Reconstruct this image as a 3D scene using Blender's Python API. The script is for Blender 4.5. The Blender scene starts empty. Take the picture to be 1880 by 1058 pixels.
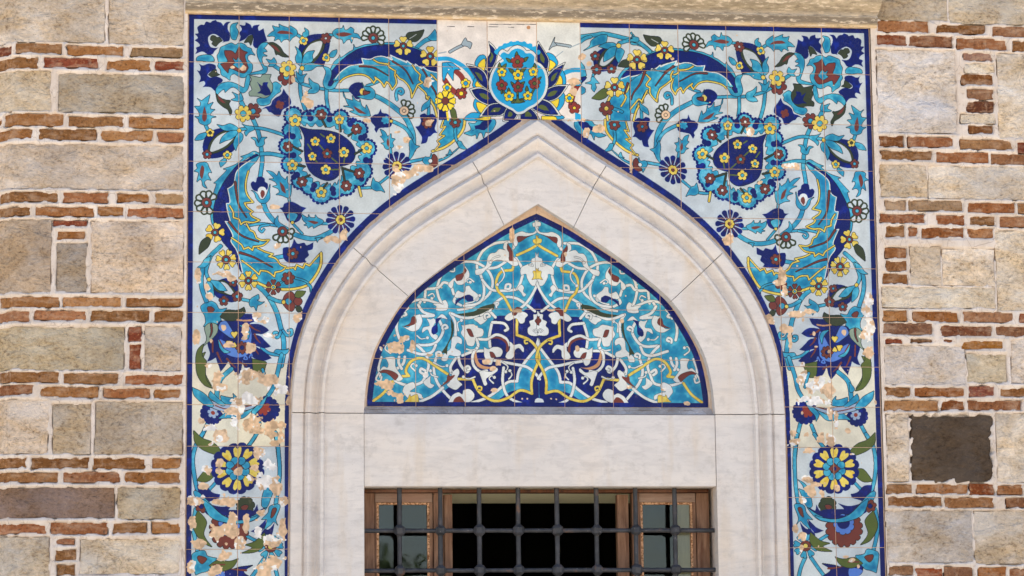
import bpy, bmesh, math, random
import numpy as np
from mathutils import Vector

# ======================================================================================
# camera, sky, sun, exposure
# ======================================================================================
# ---- picture-to-wall survey: the camera solved from the tile grid; wall face is the plane Y = 0, +Y into the wall
PW, PH = 1880.0, 1058.0
YAW, PIT, ROL = math.radians(7.72901717), math.radians(8.85230159), math.radians(-0.66725636)
CAM = np.array([-1.66117472, -11.48073815, 0.68886302]); FPX = 5393.709951954818
XL = 1.3913920560333366                       # half width of the tiled surround
TS = 0.2015                                   # tile pitch
FW = np.array([math.sin(YAW)*math.cos(PIT), math.cos(YAW)*math.cos(PIT), math.sin(PIT)])
_r0 = np.array([math.cos(YAW), -math.sin(YAW), 0.0]); _u0 = np.cross(_r0, FW)
RT = _r0*math.cos(ROL) + _u0*math.sin(ROL); UP = -_r0*math.sin(ROL) + _u0*math.cos(ROL)

def at(px, py, Y=0.0):
    """survey point: photo pixel -> (X, Z) on the plane at depth Y"""
    px = np.asarray(px, float); py = np.asarray(py, float)
    d = FW + ((px - PW/2)/FPX)[..., None]*RT + ((PH/2 - py)/FPX)[..., None]*UP
    t = (Y - CAM[1])/d[..., 1]
    return np.stack([CAM[0] + t*d[..., 0], CAM[2] + t*d[..., 2]], -1)

def at1(px, py, Y=0.0):
    p = at(np.array([px]), np.array([py]), Y)[0]; return float(p[0]), float(p[1])
SC = bpy.context.scene
COL = SC.collection
cam_d = bpy.data.cameras.new('camera'); cam = bpy.data.objects.new('camera', cam_d); COL.objects.link(cam)
cam_d.sensor_fit = 'HORIZONTAL'; cam_d.sensor_width = 36.0; cam_d.lens = FPX/PW*36.0
cam_d.clip_start = .1; cam_d.clip_end = 1000.0
from mathutils import Matrix
cam.matrix_world = Matrix(((RT[0], UP[0], -FW[0], CAM[0]), (RT[1], UP[1], -FW[1], CAM[1]), (RT[2], UP[2], -FW[2], CAM[2]), (0, 0, 0, 1)))
SC.camera = cam

SUN_EL, SUN_AZ = math.radians(64), math.radians(24)      # behind the wall: the facade is in open shade, the forecourt in sun
SV = Vector((math.sin(SUN_AZ)*math.cos(SUN_EL), math.cos(SUN_AZ)*math.cos(SUN_EL), math.sin(SUN_EL)))
wd = bpy.data.worlds.new('World'); SC.world = wd; wd.use_nodes = True
wn = wd.node_tree.nodes; wl_ = wd.node_tree.links
sky = wn.new('ShaderNodeTexSky'); sky.sky_type = 'NISHITA'; sky.sun_disc = False
sky.sun_elevation = SUN_EL; sky.sun_rotation = SUN_AZ; sky.air_density = 1.0; sky.dust_density = 1.6; sky.ozone_density = 1.0
bg = wn['Background']; bg.inputs['Strength'].default_value = .13
wl_.new(sky.outputs[0], bg.inputs['Color'])
sd = bpy.data.lights.new('sun', 'SUN'); sd.energy = 5.0; sd.angle = math.radians(.53); sd.color = (1.0, .96, .90)
so = bpy.data.objects.new('sun', sd); COL.objects.link(so); so.location = (0, 8, 20)
so.rotation_euler = SV.to_track_quat('Z', 'Y').to_euler()
SC.view_settings.view_transform = 'Standard'; SC.view_settings.look = 'None'
SC.view_settings.gamma = 1.0; SC.view_settings.use_curve_mapping = False
SC.view_settings.exposure = 1.12
GZ = CAM[2]-1.6                                           # pavement level
# ======================================================================================
# The painted tile print: drawn shape by shape into an index canvas in wall coordinates
# ======================================================================================
TX = 860.0                                    # texels per metre
AX0, AX1, AZ0, AZ1 = -1.41, 1.41, 0.80, 3.62
AW, AH = int((AX1-AX0)*TX), int((AZ1-AZ0)*TX)
CV = np.zeros((AH, AW), np.uint8)             # row 0 = bottom (AZ0)
PAL = {}
_pl = [('W',(194,201,204)),('K',(8,16,24)),('B',(2,12,92)),('T',(34,138,174)),('t',(98,178,204)),('Y',(222,198,92)),
       ('R',(112,50,40)),('G',(52,58,34)),('g',(86,98,40)),('C',(222,188,154)),('P',(238,232,226)),('p',(84,124,200)),
       ('l',(150,168,192)),('e',(134,152,136)),('m',(222,214,192)),('X',(228,219,212)),('A',(34,160,212)),('y',(240,212,50)),
       ('r',(140,50,36)),('a',(150,166,176)),('Q',(74,168,190)),('w',(214,216,214)),('O',(192,140,98)),('N',(236,206,170))]
for _i, (_c, _v) in enumerate(_pl): PAL[_c] = _i
PALV = np.array([v for c, v in _pl], float)/255.0

FR = {'a':(330,20,5.875,0),'b':(560,20,5.875,0),'c':(780,30,5.875,0),'d':(330,180,5.875,0),'e':(560,180,5.875,0),
      'g':(330,340,5.875,0),'h':(330,500,5.875,0),'i':(330,660,5.875,0),'j':(330,800,4.1,0),'k':(1040,20,5.875,0),
      'p':(1340,660,5.875,0),'o':(1340,500,5.875,0),'q':(1340,800,4.1,0),'z':(820,200,4.808,0),
      's':(660,380,5.529,.046),'u':(660,560,5.291,.046),'x':(0,0,1,0),'v':(0,0,1,.046)}
MIR = [0]            # 0 as drawn, 1 mirrored only, 2 both
AXIS = {0.0: 0.0, .046: 0.0}
DZ = [0.0]

def tex(fr, pts):
    x0, y0, s, Y = FR[fr]
    P = np.asarray(pts, float)
    w = at(x0 + P[:, 0]/s, y0 + P[:, 1]/s, Y)
    outs = []
    def tt(w):
        return np.stack([(w[:, 0]-AX0)*TX, (w[:, 1] + DZ[0] - AZ0)*TX], -1)
    if MIR[0] in (0, 2): outs.append(tt(w))
    if MIR[0] in (1, 2):
        m = w.copy(); m[:, 0] = 2*AXIS[Y] - m[:, 0]
        m[:, 0] += .0022*np.sin(m[:, 1]*19+m[:, 0]*7)+.0014*np.sin(m[:, 1]*47+1); m[:, 1] += .0022*np.sin(m[:, 0]*23+2)+.0014*np.sin(m[:, 0]*51+m[:, 1]*9); outs.append(tt(m))
    return outs

def scl(fr):                                   # texels per frame unit
    x0, y0, s, Y = FR[fr]; return TX/460.0/s

def parse(st):
    pts, cor = [], []
    for tk in st.split():
        c = tk.endswith('c')
        if c: tk = tk[:-1]
        a, b = tk.split(','); pts.append((float(a), float(b))); cor.append(c)
    return np.array(pts), cor

def spline(P, cor, closed, n=7):
    N = len(P)
    if N < 3: return P
    out = []
    segs = N if closed else N-1
    for i in range(segs):
        p1, p2 = P[i], P[(i+1) % N]
        if cor[i]: p0 = p1*1.0
        elif closed or i > 0: p0 = P[i-1]
        else: p0 = p1
        j = (i+1) % N
        if cor[j]: p3 = p2*1.0
        elif closed or i+2 < N: p3 = P[(i+2) % N]
        else: p3 = p2
        for k in range(n):
            t = k/n
            m1, m2 = (p2-p0)*.5, (p3-p1)*.5
            out.append((2*t**3-3*t*t+1)*p1 + (t**3-2*t*t+t)*m1 + (-2*t**3+3*t*t)*p2 + (t**3-t*t)*m2)
    if not closed: out.append(P[-1])
    return np.array(out)

def paint(mask, x0, y0, col, ol, olw):
    """mask (h,w) bool placed at x0,y0; paints outline ring then fill"""
    if ol:
        r = olw
        big = np.zeros((mask.shape[0]+2*r, mask.shape[1]+2*r), bool)
        h, w = mask.shape
        for dy in range(-r, r+1):
            for dx in range(-r, r+1):
                if dx*dx+dy*dy <= r*r+.5: big[r+dy:r+dy+h, r+dx:r+dx+w] |= mask
        put(big, x0-r, y0-r, PAL[ol])
    if col: put(mask, x0, y0, PAL[col])

def put(mask, x0, y0, ci):
    h, w = mask.shape
    a0, b0 = max(0, x0), max(0, y0); a1, b1 = min(AW, x0+w), min(AH, y0+h)
    if a1 <= a0 or b1 <= b0: return
    CV[b0:b1, a0:a1][mask[b0-y0:b1-y0, a0-x0:a1-x0]] = ci

def polymask(Q):
    x0, y0 = int(math.floor(Q[:, 0].min()))-1, int(math.floor(Q[:, 1].min()))-1
    x1, y1 = int(math.ceil(Q[:, 0].max()))+1, int(math.ceil(Q[:, 1].max()))+1
    w, h = x1-x0+1, y1-y0+1
    cnt = np.zeros((h, w+1), np.int32)
    A = Q - (x0, y0); Bq = np.roll(A, -1, 0)
    for (ax, ay), (bx, by) in zip(A, Bq):
        if ay == by: continue
        if ay > by: ax, ay, bx, by = bx, by, ax, ay
        r0, r1 = int(math.ceil(ay-.5)), int(math.ceil(by-.5))
        if r1 <= r0: continue
        rows = np.arange(r0, r1); xs = ax + (rows+.5-ay)*(bx-ax)/(by-ay)
        np.add.at(cnt, (rows, np.clip(np.ceil(xs-.5).astype(int), 0, w)), 1)
    return (np.cumsum(cnt, 1)[:, :w] & 1).astype(bool), x0, y0

OLW = 2
def F(fr, col, st, ol='K'):
    P, c = parse(st) if isinstance(st, str) else st
    S = spline(P, c, True)
    for Q in tex(fr, S):
        m, x0, y0 = polymask(Q); paint(m, x0, y0, col, ol, OLW)

def S(fr, col, w, st, ol='K', w1=None):
    P, c = parse(st) if isinstance(st, str) else st
    L = spline(P, c, False, 6)
    w1 = w if w1 is None else w1
    k = scl(fr)
    for Q in tex(fr, L):
        R0, R1 = w*k/2, w1*k/2; rm = max(R0, R1)+1
        x0, y0 = int(Q[:, 0].min()-rm)-1, int(Q[:, 1].min()-rm)-1
        x1, y1 = int(Q[:, 0].max()+rm)+2, int(Q[:, 1].max()+rm)+2
        M = np.zeros((y1-y0, x1-x0), bool); n = len(Q)-1
        for i in range(n):
            a, b = Q[i], Q[i+1]; r = R0+(R1-R0)*(i+.5)/n; r = max(r, .8)
            bx0, by0 = int(min(a[0], b[0])-r)-1-x0, int(min(a[1], b[1])-r)-1-y0
            bx1, by1 = int(max(a[0], b[0])+r)+2-x0, int(max(a[1], b[1])+r)+2-y0
            bx0 = max(bx0, 0); by0 = max(by0, 0)
            X = np.arange(bx0, bx1)[None, :]+x0+.5-a[0]; Yy = np.arange(by0, by1)[:, None]+y0+.5-a[1]
            d = b-a; L2 = d@d+1e-9
            t = np.clip((X*d[0]+Yy*d[1])/L2, 0, 1)
            sub = M[by0:by1, bx0:bx1]
            sub |= (((X-t*d[0])**2+(Yy-t*d[1])**2) <= r*r)[:sub.shape[0], :sub.shape[1]]
        paint(M, x0, y0, col, ol, OLW)

def SB(fr, col, st, amp=4.2, wl=44, ol='K'):
    """closed shape with a scalloped edge between its corners"""
    P, c = parse(st); Q = spline(P, c, True, 14)
    d = np.roll(Q, -1, 0)-Q; L = np.hypot(d[:, 0], d[:, 1]); s = np.concatenate([[0], np.cumsum(L)[:-1]]); tot = L.sum()
    n = max(3, int(tot/wl)); t = np.linspace(0, tot, n*10, endpoint=False)
    R = np.stack([np.interp(t, np.append(s, tot), np.append(Q[:, k], Q[0, k])) for k in (0, 1)], -1)
    tg = np.roll(R, -2, 0)-np.roll(R, 2, 0); tg /= np.hypot(tg[:, 0], tg[:, 1])[:, None]+1e-9
    ar = .5*np.sum(R[:, 0]*np.roll(R[:, 1], -1)-np.roll(R[:, 0], -1)*R[:, 1]); sg = 1 if ar > 0 else -1
    nm = np.stack([tg[:, 1], -tg[:, 0]], -1)*sg
    R = R+nm*(amp*(2*np.abs(np.sin(np.pi*t/tot*n))**.7-1.55))[:, None]
    F(fr, col, (R, [True]*len(R)), ol)

def D(fr, col, x, y, r, ol='K', ry=None):
    a = np.arange(20)*2*math.pi/20; ry = ry or r
    F(fr, col, (np.stack([x+r*np.cos(a), y+ry*np.sin(a)], -1), [False]*20), ol)

def scal(x, y, r, n, dep=.12, ph=0.0, a0=0.0, a1=2*math.pi, ry=None):
    """scalloped round outline"""
    ry = ry or r
    a = np.linspace(a0, a1, n*6, endpoint=False)
    rr = 1-dep+dep*np.abs(np.sin((a-a0)*n/2+ph))**.6*1.0
    return np.stack([x+r*rr*np.cos(a), y+ry*rr*np.sin(a)], -1), [False]*len(a)

def FS(fr, col, x, y, r, n, ol='K', dep=.14, ph=0.0, ry=None):
    F(fr, col, scal(x, y, r, n, dep, ph, ry=ry), ol)

def ROS(fr, col, x, y, r, n=5, cc='T', cr=.3, ol='K', ph=0.3, dep=.34):
    F(fr, col, scal(x, y, r, n, dep, 0, ph, ph+2*math.pi), ol)
    if cc: D(fr, cc, x, y, r*cr, ol)

def HEART(fr, col, x, y, r, n, cc='R', cr=.36, core='Q', ph=-math.pi/2, ol='K', ri=.25, wid=.8, a0=0, k0=0, k1=None):
    for k in range(k0, n if k1 is None else k1):
        a = ph+2*math.pi*k/n; hw = wid*math.pi/n
        p = [(ri, 0, True), (.62, -hw*.82, False), (.9, -hw*.85, False), (1.0, -hw*.42, False), (.9, 0, True), (1.0, hw*.42, False), (.9, hw*.85, False), (.62, hw*.82, False)]
        F(fr, col, (np.array([(x+r*q*math.cos(a+b), y+r*q*math.sin(a+b)) for q, b, _ in p]), [c for *_, c in p]), ol)
    if cc: D(fr, cc, x, y, r*cr, ol)
    if core: D(fr, core, x, y, r*cr*.42, ol)

def RING(fr, x, y, r, n=8, a0=0.0, a1=2*math.pi, cr=.4, ec='G', cc='R', core='Q', lw=18):
    m = n
    for k in range(m):
        a = a0+(a1-a0)*(k+.5)/m; hw = (a1-a0)/m*.55
        p = [(.3, 0), (.6, -hw*.8), (.88, -hw*.8), (1.0, 0), (.88, hw*.8), (.6, hw*.8)]
        pts = np.array([(x+r*q*math.cos(a+b), y+r*q*math.sin(a+b)) for q, b in p]); pts = np.vstack([pts, pts[:1]])
        F(fr, 'W', (pts[:-1], [False]*6), None)
        S(fr, ec, lw, (pts, [False]*7), None)
    D(fr, cc, x, y, r*cr)
    D(fr, core, x, y, r*cr*.35)

def BROS(fr, x, y, r, n=11, col='B', cy='Y', cr=.33, ph=.2):
    F(fr, col, scal(x, y, r, n, .2, 0, ph, ph+2*math.pi), None)
    for k in range(n):
        a = ph+2*math.pi*k/n; b = a+math.pi/n
        S(fr, 'W', r*.045, (np.array([(x+r*.4*math.cos(a), y+r*.4*math.sin(a)), (x+r*.9*math.cos(a), y+r*.9*math.sin(a))]), [False]*2), None, w1=r*.10)
        S(fr, 'R', r*.055, (np.array([(x+r*.35*math.cos(b), y+r*.35*math.sin(b)), (x+r*.62*math.cos(b), y+r*.62*math.sin(b))]), [False]*2), None, w1=r*.02)
    FS(fr, cy, x, y, r*cr, 7)
    D(fr, 'R', x, y, r*cr*.3)
def draw_spandrel():
    MIR[0] = 2
    # ------------------------------------------------ stems first
    S('a','T',34,'1305,640 1298,740 1305,900 1350,1060'); S('a','T',30,'1240,735 1330,790 1440,822 1580,850 1700,860 1840,860')
    S('b','T',32,'230,845 232,950 252,1065'); S('b','T',26,'670,810 740,785 815,750')
    S('e','T',36,'560,-90 700,-45 830,15 960,100 1080,210 1150,350 1165,470 1160,560',w1=62)
    S('e','T',34,'940,250 1060,310 1120,370 1150,430'); S('e','T',26,'1332,185 1335,50')
    S('b','T',38,'1200,400 1300,320 1400,290',w1=46)
    S('b','T',28,'990,960 982,900 1000,850 1040,845 1058,875 1040,898 1015,885')
    S('d','T',44,'655,30 690,100'); S('d','T',38,'785,220 830,320 860,420 880,560 890,680 865,860')
    S('d','T',30,'655,340 800,325 930,340 1130,402'); S('d','T',36,'865,605 1000,605 1150,640'); S('d','T',30,'275,285 305,350')
    S('a','T',30,'1250,250 1315,290'); S('a','T',24,'1610,262 1665,260'); S('a','T',34,'1005,585 1095,645')
    S('g','T',44,'900,185 940,290 1030,400 1150,490 1300,555 1450,578 1590,525 1660,480')
    S('g','T',24,'740,440 880,418 1050,440'); S('g','T',22,'960,430 880,445 858,478 885,505 908,480')
    S('g','T',22,'1222,420 1320,525'); S('g','T',22,'1175,130 1188,200'); S('g','T',24,'1535,415 1610,415')
    S('g','T',38,'1000,790 1110,770'); S('g','T',40,'440,660 330,765 262,860 232,1000 240,1120 290,1260')
    S('g','T',32,'330,780 295,880 285,950 318,1030')
    F('g','T','330,770c 310,850 260,890 190,890c 235,855 270,800')
    S('h','T',44,'830,135 950,255 1040,420 1085,580 1118,720 1122,850 1095,1010')
    S('h','T',34,'960,270 1050,310 1115,320'); S('h','T',28,'680,295 765,312')
    S('h','T',28,'885,815 960,872 1080,890 1170,840'); F('h','T','1015,865c 1040,835 1110,840 1185,832c 1150,880 1090,890')
    S('h','T',26,'1090,640 1062,700 1020,692 1018,655 1048,652'); S('h','T',26,'1115,630 1155,680 1205,672 1205,622 1172,630')
    S('e','T',26,'735,965 620,970 560,950'); S('e','T',24,'800,925 895,850')
    # ------------------------------------------------ corner blossom
    F('a','B','160,320c 195,290 165,250 200,240 190,180 230,150 262,152 285,118 330,128 350,112 390,100c 405,118 445,128 470,162c 500,125 550,120c 520,150 518,200 540,250 535,320 490,335 455,345c 470,330 440,290 370,250 310,280 310,340 340,395 415,400c 380,430 350,470 300,470 260,445 220,445 165,470c 185,430 175,400 215,380 205,350',None)
    F('a','G','335,290 350,270 385,275 400,290 430,290 458,325c 420,350 390,385c 350,360 360,330 335,315')
    F('a','T','545,215 560,150 630,130c 605,170 630,230 605,315c 560,300')
    F('a','B','640,150c 700,160 710,125c 760,150 780,190c 800,160 865,150c 845,180 855,215 905,190c 915,240 945,330c 880,350 850,390 820,405 790,370 795,300 780,260 740,270 700,310 640,335c 655,280 640,240 670,200',None)
    F('a','G','695,345c 740,280 785,265c 785,310 765,375c 745,340')
    F('a','T','180,540c 190,500 250,480 330,480 365,510 370,545c 300,550 240,540')
    F('a','B','205,570c 250,590 310,570 370,580 390,600 380,635 340,650 300,690 330,720 400,710 460,740 455,770 415,800 380,870c 340,830 290,820 245,825c 275,790 260,760 205,775c 225,730 215,690 185,640c 215,650 225,610',None)
    F('a','G','310,690c 350,650 390,630c 400,670 430,690c 380,705 340,710')
    F('a','T','440,400 470,383 480,380 510,365 560,350 600,370 640,350 700,365 730,395 770,410 780,440 812,482c 770,470 735,490 735,530 780,580 780,640 750,690 690,720 640,710 590,680 548,700 540,750c 500,720 450,690 440,640 412,600 420,560 405,490 425,450')
    F('a','R','485,430c 560,435 600,470c 640,390c 680,430 730,450c 700,490 725,580 735,620 700,670 640,660 540,620 520,670c 490,640 440,575c 500,560 520,540 490,480')
    F('a','T','570,510c 610,535 630,505c 660,540 685,580 660,610 635,620 575,580c 595,560')
    # scrolls around it
    F('a','T','960,345c 890,350 840,410 840,490 880,580 900,630 860,650 780,670 750,690c 850,682 920,675 942,640 940,605 905,590 885,530 900,490 945,490c 910,470 900,450 942,440c 920,415 905,410 930,380')
    F('a','G','950,350c 1010,345 1080,390 1120,450 1180,500c 1110,495 1060,470 1040,475 1030,450 1015,410'); F('a','R','980,365c 1040,390 1090,455c 1050,435 1010,400',None)
    F('a','T','755,695c 755,760 735,840 700,880 660,880 600,830 550,830 490,880c 480,850 450,860 410,900 395,910c 390,850 440,790 530,770 610,790 690,830 705,780 725,700')
    F('d','G','390,-50c 440,0 500,25 545,30 530,70 560,140 545,190c 520,130 460,90 410,40'); F('d','R','405,-30c 450,10 500,60c 455,50 425,20',None)
    F('a','T','1000,790 1030,770 1060,780 1095,810 1080,840 1085,870 1050,895 1020,920 985,960 970,1000 920,1020 870,1020 835,985 840,950 880,945 940,935 990,890 1005,840')
    MIR[0] = 0; F('a','e','755,700c 810,710 870,720 900,690 985,690c 970,740 1000,800 995,860 960,920 900,940 830,920 755,920c 750,880 780,850 760,790 775,740')
    MIR[0] = 1; F('a','G','755,700c 810,710 870,720 900,690 985,690c 970,740 1000,800 995,860 960,920 900,940 830,920 755,920c 750,880 780,850 760,790 775,740'); MIR[0] = 2
    F('a','B','835,770c 870,800 890,810 900,775 955,770c 945,810 975,860 980,900 930,915 880,895 830,890c 870,860 855,810',None)
    F('d','B','880,125c 930,95 980,80 1000,30 1040,-5 1085,-30 1105,-60 1120,-100c 1150,-50 1190,0 1200,60 1160,100 1110,130 1080,195 1040,195 990,160 960,150 930,115',None)
    ROS('d','R',1080,76,50,4,None,ol=None)
    # top serrated leaves
    F('a','T','945,275c 980,240 1020,215c 1000,160c 1030,175 1080,180c 1070,145c 1110,165 1180,190c 1180,160c 1220,180 1262,215 1262,260 1220,290 1180,335c 1178,310c 1130,310 1095,340c 1085,315c 1060,305 1020,325c 1030,290 1010,275')
    F('a','R','1045,240c 1090,215 1180,225 1225,255c 1150,252 1090,250',None)
    F('b','T','300,230 340,195 400,190 412,158c 425,200 450,210 490,178c 525,200 525,240 570,255 605,310c 560,290 520,290c 500,348c 485,310 450,315c 415,355c 400,310 350,300 310,270')
    F('b','R','330,250c 420,232 515,252c 430,278 360,272',None)
    F('a','T','1345,185c 1385,215 1390,260 1370,300 1330,295 1330,240 1355,225')
    F('a','B','1280,420 1310,330 1400,265 1520,250 1600,270 1620,350 1600,450 1560,580 1530,605 1430,575 1340,600 1290,530',None)
    F('a','G','1310,540 1330,440 1420,340 1540,310 1560,390 1510,480 1430,570 1340,600'); F('a','W','1335,480 1390,380 1460,340 1532,330 1528,390 1490,470 1430,530 1360,575',None)
    F('a','T','1245,385c 1300,440 1320,510 1310,600c 1260,560 1250,500 1270,450'); F('a','T','1455,430c 1430,480 1430,540 1340,610 1315,600c 1330,510 1370,450'); F('a','T','1325,610c 1380,570 1450,570 1560,600c 1480,600 1420,640 1340,645')
    D('a','Y',1320,620,22); ROS('a','R',1575,298,58,6,'W',.2); ROS('a','Y',1335,325,48,4,'T',.36); ROS('a','Y',1580,505,46,4,'T',.34); F('a','T','1610,485c 1640,440 1695,420c 1690,460 1660,500 1625,500')
    ROS('a','R',1150,715,92,6,'T',.3); ROS('a','Y',1165,625,88,6,'Q',.3)
    F('a','T','930,520c 985,535 1015,505c 1040,550 1035,580 1000,600 950,600c 970,575')
    F('a','T','1255,650c 1285,690 1310,700c 1340,690 1375,680c 1340,720 1335,765 1295,775 1265,720'); F('a','T','1395,725c 1440,770 1500,800 1500,860 1450,890 1375,888c 1400,850 1430,835 1400,790')
    # ------------------------------------------------ great leaf along the top
    F('b','T','265,660c 310,560 360,510 372,478c 390,505 470,450 520,420 525,362c 550,400 640,370 720,360 750,338c 757,350 900,345 1040,350 1200,400 1280,445 1240,480 1100,400 900,380 740,390 590,410 480,465 390,535 300,640')
    F('b','B','240,810c 250,720 290,650 380,550 480,470 600,405 750,375 900,368 1050,375 1200,415 1330,480 1430,560c 1440,665c 1330,640 1260,600 1190,580 1100,540 950,490 830,500 700,520 610,515c 630,570 560,580 470,600 380,660 330,730 290,790 250,815')
    F('b','T','300,750c 370,670 450,615 540,590 630,580c 610,520c 700,535 760,510 830,500 890,520 915,540c 945,540c 920,480c 1000,520 1090,565c 1100,545c 1180,610c 1190,580c 1260,635c 1275,610c 1330,650 1420,670 1430,760 1445,900 1450,1058c 1400,1058c 1370,990 1310,950c 1330,930c 1290,870 1240,810c 1200,850 1150,940c 1140,870 1110,800 1060,760 980,690c 970,700 985,780 940,850c 920,800 880,770c 870,800 850,820c 820,770 755,720c 765,740 740,780c 690,720 620,690 540,690 450,710 380,750c')
    S('b','w',11,'330,730 380,665 470,602 560,582 630,575c 612,515c 700,525 760,500 830,492 890,510 945,535c 920,478c 1000,515 1095,560c 1100,540c 1185,605c 1190,575c 1265,630c 1275,605c 1330,645 1430,668',None)
    for st in ('380,768 400,745 450,715 540,690 620,690 690,720 740,780c 768,740c 755,718c 820,770 853,822c 880,768c 915,800 940,852c 985,780 968,695c 975,650c 905,605 905,560',
               '985,690 1020,730 1060,750 1110,800c 1140,860 1150,938c 1215,800c 1268,775c 1232,745c 1243,690c 1195,645c 1160,590',
               '1225,820 1300,890 1310,950c 1335,930c 1380,1000 1400,1070', '740,530 800,562 905,578', '1360,690 1430,760'): S('b','Y',15,st)
    for st in ('590,600 740,615 895,700','945,545 1080,640 1165,790','1270,635 1310,700 1320,760','1355,800 1410,890 1425,990'): S('b','R',15,st,w1=5)
    F('b','T','195,600c 260,620 285,670 270,740 245,800 280,815 320,770 375,745c 345,790 320,830 270,850 220,835 195,780 210,720 225,660'); F('b','B','255,760 295,745 290,800 255,812',None)
    S('e','Y',20,'1310,-10 1390,90 1420,200')
    # small flowers along the top leaf
    F('b','G','1085,290c 1110,240 1200,225 1285,205c 1255,280 1200,330 1140,325'); S('b','W',6,'1130,300 1170,275 1200,255',None)
    F('b','T','1320,290c 1360,250 1400,202c 1425,260 1425,315 1360,318')
    RING('b',735,295,128,8,-3.4,.75); HEART('b','Y',1060,380,102,5); HEART('b','Y',1350,492,108,5)
    F('b','B','470,850 505,795 570,772 620,795 630,900 600,945 550,952 515,910',None)
    F('b','T','608,762c 640,815 700,825 748,865 750,930 700,958 620,945 560,925c 640,910 700,890 700,865 650,850'); F('b','Y','590,860 620,838 650,875 620,908 595,890',None); F('b','R','630,862c 690,878 690,892 630,908')
    F('e','T','410,-70c 430,0 520,30c 510,-25c 540,20 590,50c 590,5c 610,80 655,118c 660,72c 690,140 705,195c 640,205 560,180 480,145c 530,140c 500,110 415,90c 475,85c 450,40'); F('e','R','520,85c 590,125 662,172c 590,165 545,130',None)
    # ------------------------------------------------ left edge tulips and almond
    F('d','T','190,5c 230,30 250,20 325,-35c 310,30 300,70 362,48c 335,90 330,120 380,125c 340,160 330,190 390,205c 340,220 330,270 275,292 215,270 200,230 162,200c 210,200 205,150 160,92c 215,90 225,50'); F('d','R','265,88c 285,150 292,220 265,258 242,220 250,150',None)
    F('d','B','250,560 260,460 320,370 420,330 530,330 620,370 620,460 590,560 500,620 400,650 300,645',None); F('d','G','308,590 330,480 430,380 585,340 600,430 520,530 400,590'); F('d','W','330,575 360,470 450,390 592,358 590,420 505,510 400,565',None)
    F('d','T','402,288c 470,300 540,280 610,310 640,348c 560,355 470,345'); F('d','T','430,492c 460,420 540,360 622,352c 620,390 560,440 495,462'); F('d','T','640,362c 680,400 670,460 625,510 605,572c 580,500 600,430')
    D('d','Y',642,352,20); ROS('d','Y',328,378,44,5,'G',.34); F('d','T','162,456c 200,400 270,375c 292,390 260,440 215,455'); ROS('d','R',295,610,50,5,'T',.3); ROS('d','Y',513,618,48,5,'Q',.34); F('d','T','490,650c 502,690 442,748c 432,690')
    F('d','T','155,790c 190,760 180,720 220,700 290,700 315,750 345,810c 320,800 305,830 338,890c 305,880 280,890 265,920 295,975c 250,950 240,900 220,880 185,908c 195,860 205,820 195,800'); F('d','R','240,725c 265,760 255,830 240,880c 215,830 225,760',None)
    ROS('d','R',790,145,88,7,'T',.3); ROS('d','Y',685,170,90,7,'Q',.32)
    F('a','T','565,878c 640,910 655,885 682,950 660,972 600,972 555,960c 600,940 592,910')
    F('d','T','668,278c 720,300 790,310 802,340 750,370 715,412c 700,370 730,340 700,310'); F('d','T','768,430c 820,430 850,485 880,430 945,425c 910,450 910,500 870,525 830,515 810,460')
    # ------------------------------------------------ medallion
    lob = [(1225,195,112),(1400,230,110),(1525,175,105),(1735,215,100),(1860,300,90),(1931,345,108),(2020,545,112),(1980,660,105),(1970,790,118),(1930,870,105),(1790,945,120),(1670,1000,105),(1525,1020,135),(1400,960,100),(1300,890,108),(1195,715,110),(1165,520,108),(1195,350,100)]
    for x, y, r in lob: FS('d','B',x,y,r,15,None)
    F('d','B',' '.join('%d,%d' % (x, y) for x, y, r in lob),None)
    for x, y, r in lob: FS('d','T',x,y,r-26,13,None,.08)
    F('d','t',' '.join('%d,%d' % (1580+(x-1580)*.98, 600+(y-600)*.98) for x, y, r in lob),None)
    for x, y, r in lob[::2]: FS('d','t',x,y,r-48,12,None,.1)
    F('d','T',' '.join('%d,%d' % (1580+(x-1580)*.88, 600+(y-600)*.88) for x, y, r in lob),None)
    for (x, y) in [(1410,220),(1615,232),(1840,282),(1955,432),(2010,672),(1925,850),(1650,985),(1450,945),(1265,830),(1225,620),(1218,415)]:
        D('d','B',x,y,34,None); dx, dy = x-1580, y-600; L = math.hypot(dx, dy); D('d','B',x+dx/L*45,y+dy/L*45,30,None)
    # jagged white collar round the spade
    sp = spline(*parse('1290,305c 1400,340 1560,350 1720,390 1850,490 1892,600 1850,700 1725,738c 1715,830 1640,885 1540,880 1420,810 1360,690 1345,560 1345,420'), True, 6)
    c0 = np.array([1590.,600.]); col = []; nsp = len(sp)
    for i in range(nsp):
        v = sp[i]-c0; L = np.hypot(*v); base = 34
        col.append(sp[i]+v/L*(base if i % 3 else base+34) + (np.array([v[1],-v[0]])/L*(-14) if i % 3 == 0 else 0))
    F('d','W',(np.array(col),[True]*nsp))
    F('d','B',(sp,[True]*nsp))
    for st in ('1500,500 1560,570','1640,650 1700,700','1420,560 1380,500','1560,420 1520,390','1780,640 1770,700','1630,775 1710,772','1480,690 1440,660'): S('d','g',16,st,None)
    for st in ('1535,235 1575,310','1722,280 1735,360','1230,530 1320,575','1260,725 1350,740','1345,860 1400,835','1545,975 1590,920','1875,370 1820,410','1970,560 1890,605','1900,805 1750,755','1780,900 1755,770'): S('d','G',16,st)
    for x, y, r, cc in [(1525,180,58,'R'),(1906,338,58,'R'),(1936,812,58,'R'),(1796,948,58,'R'),(1318,905,58,'R'),(1168,525,56,'R')]: ROS('d',cc,x,y,r,6,'w',.25)
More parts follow.
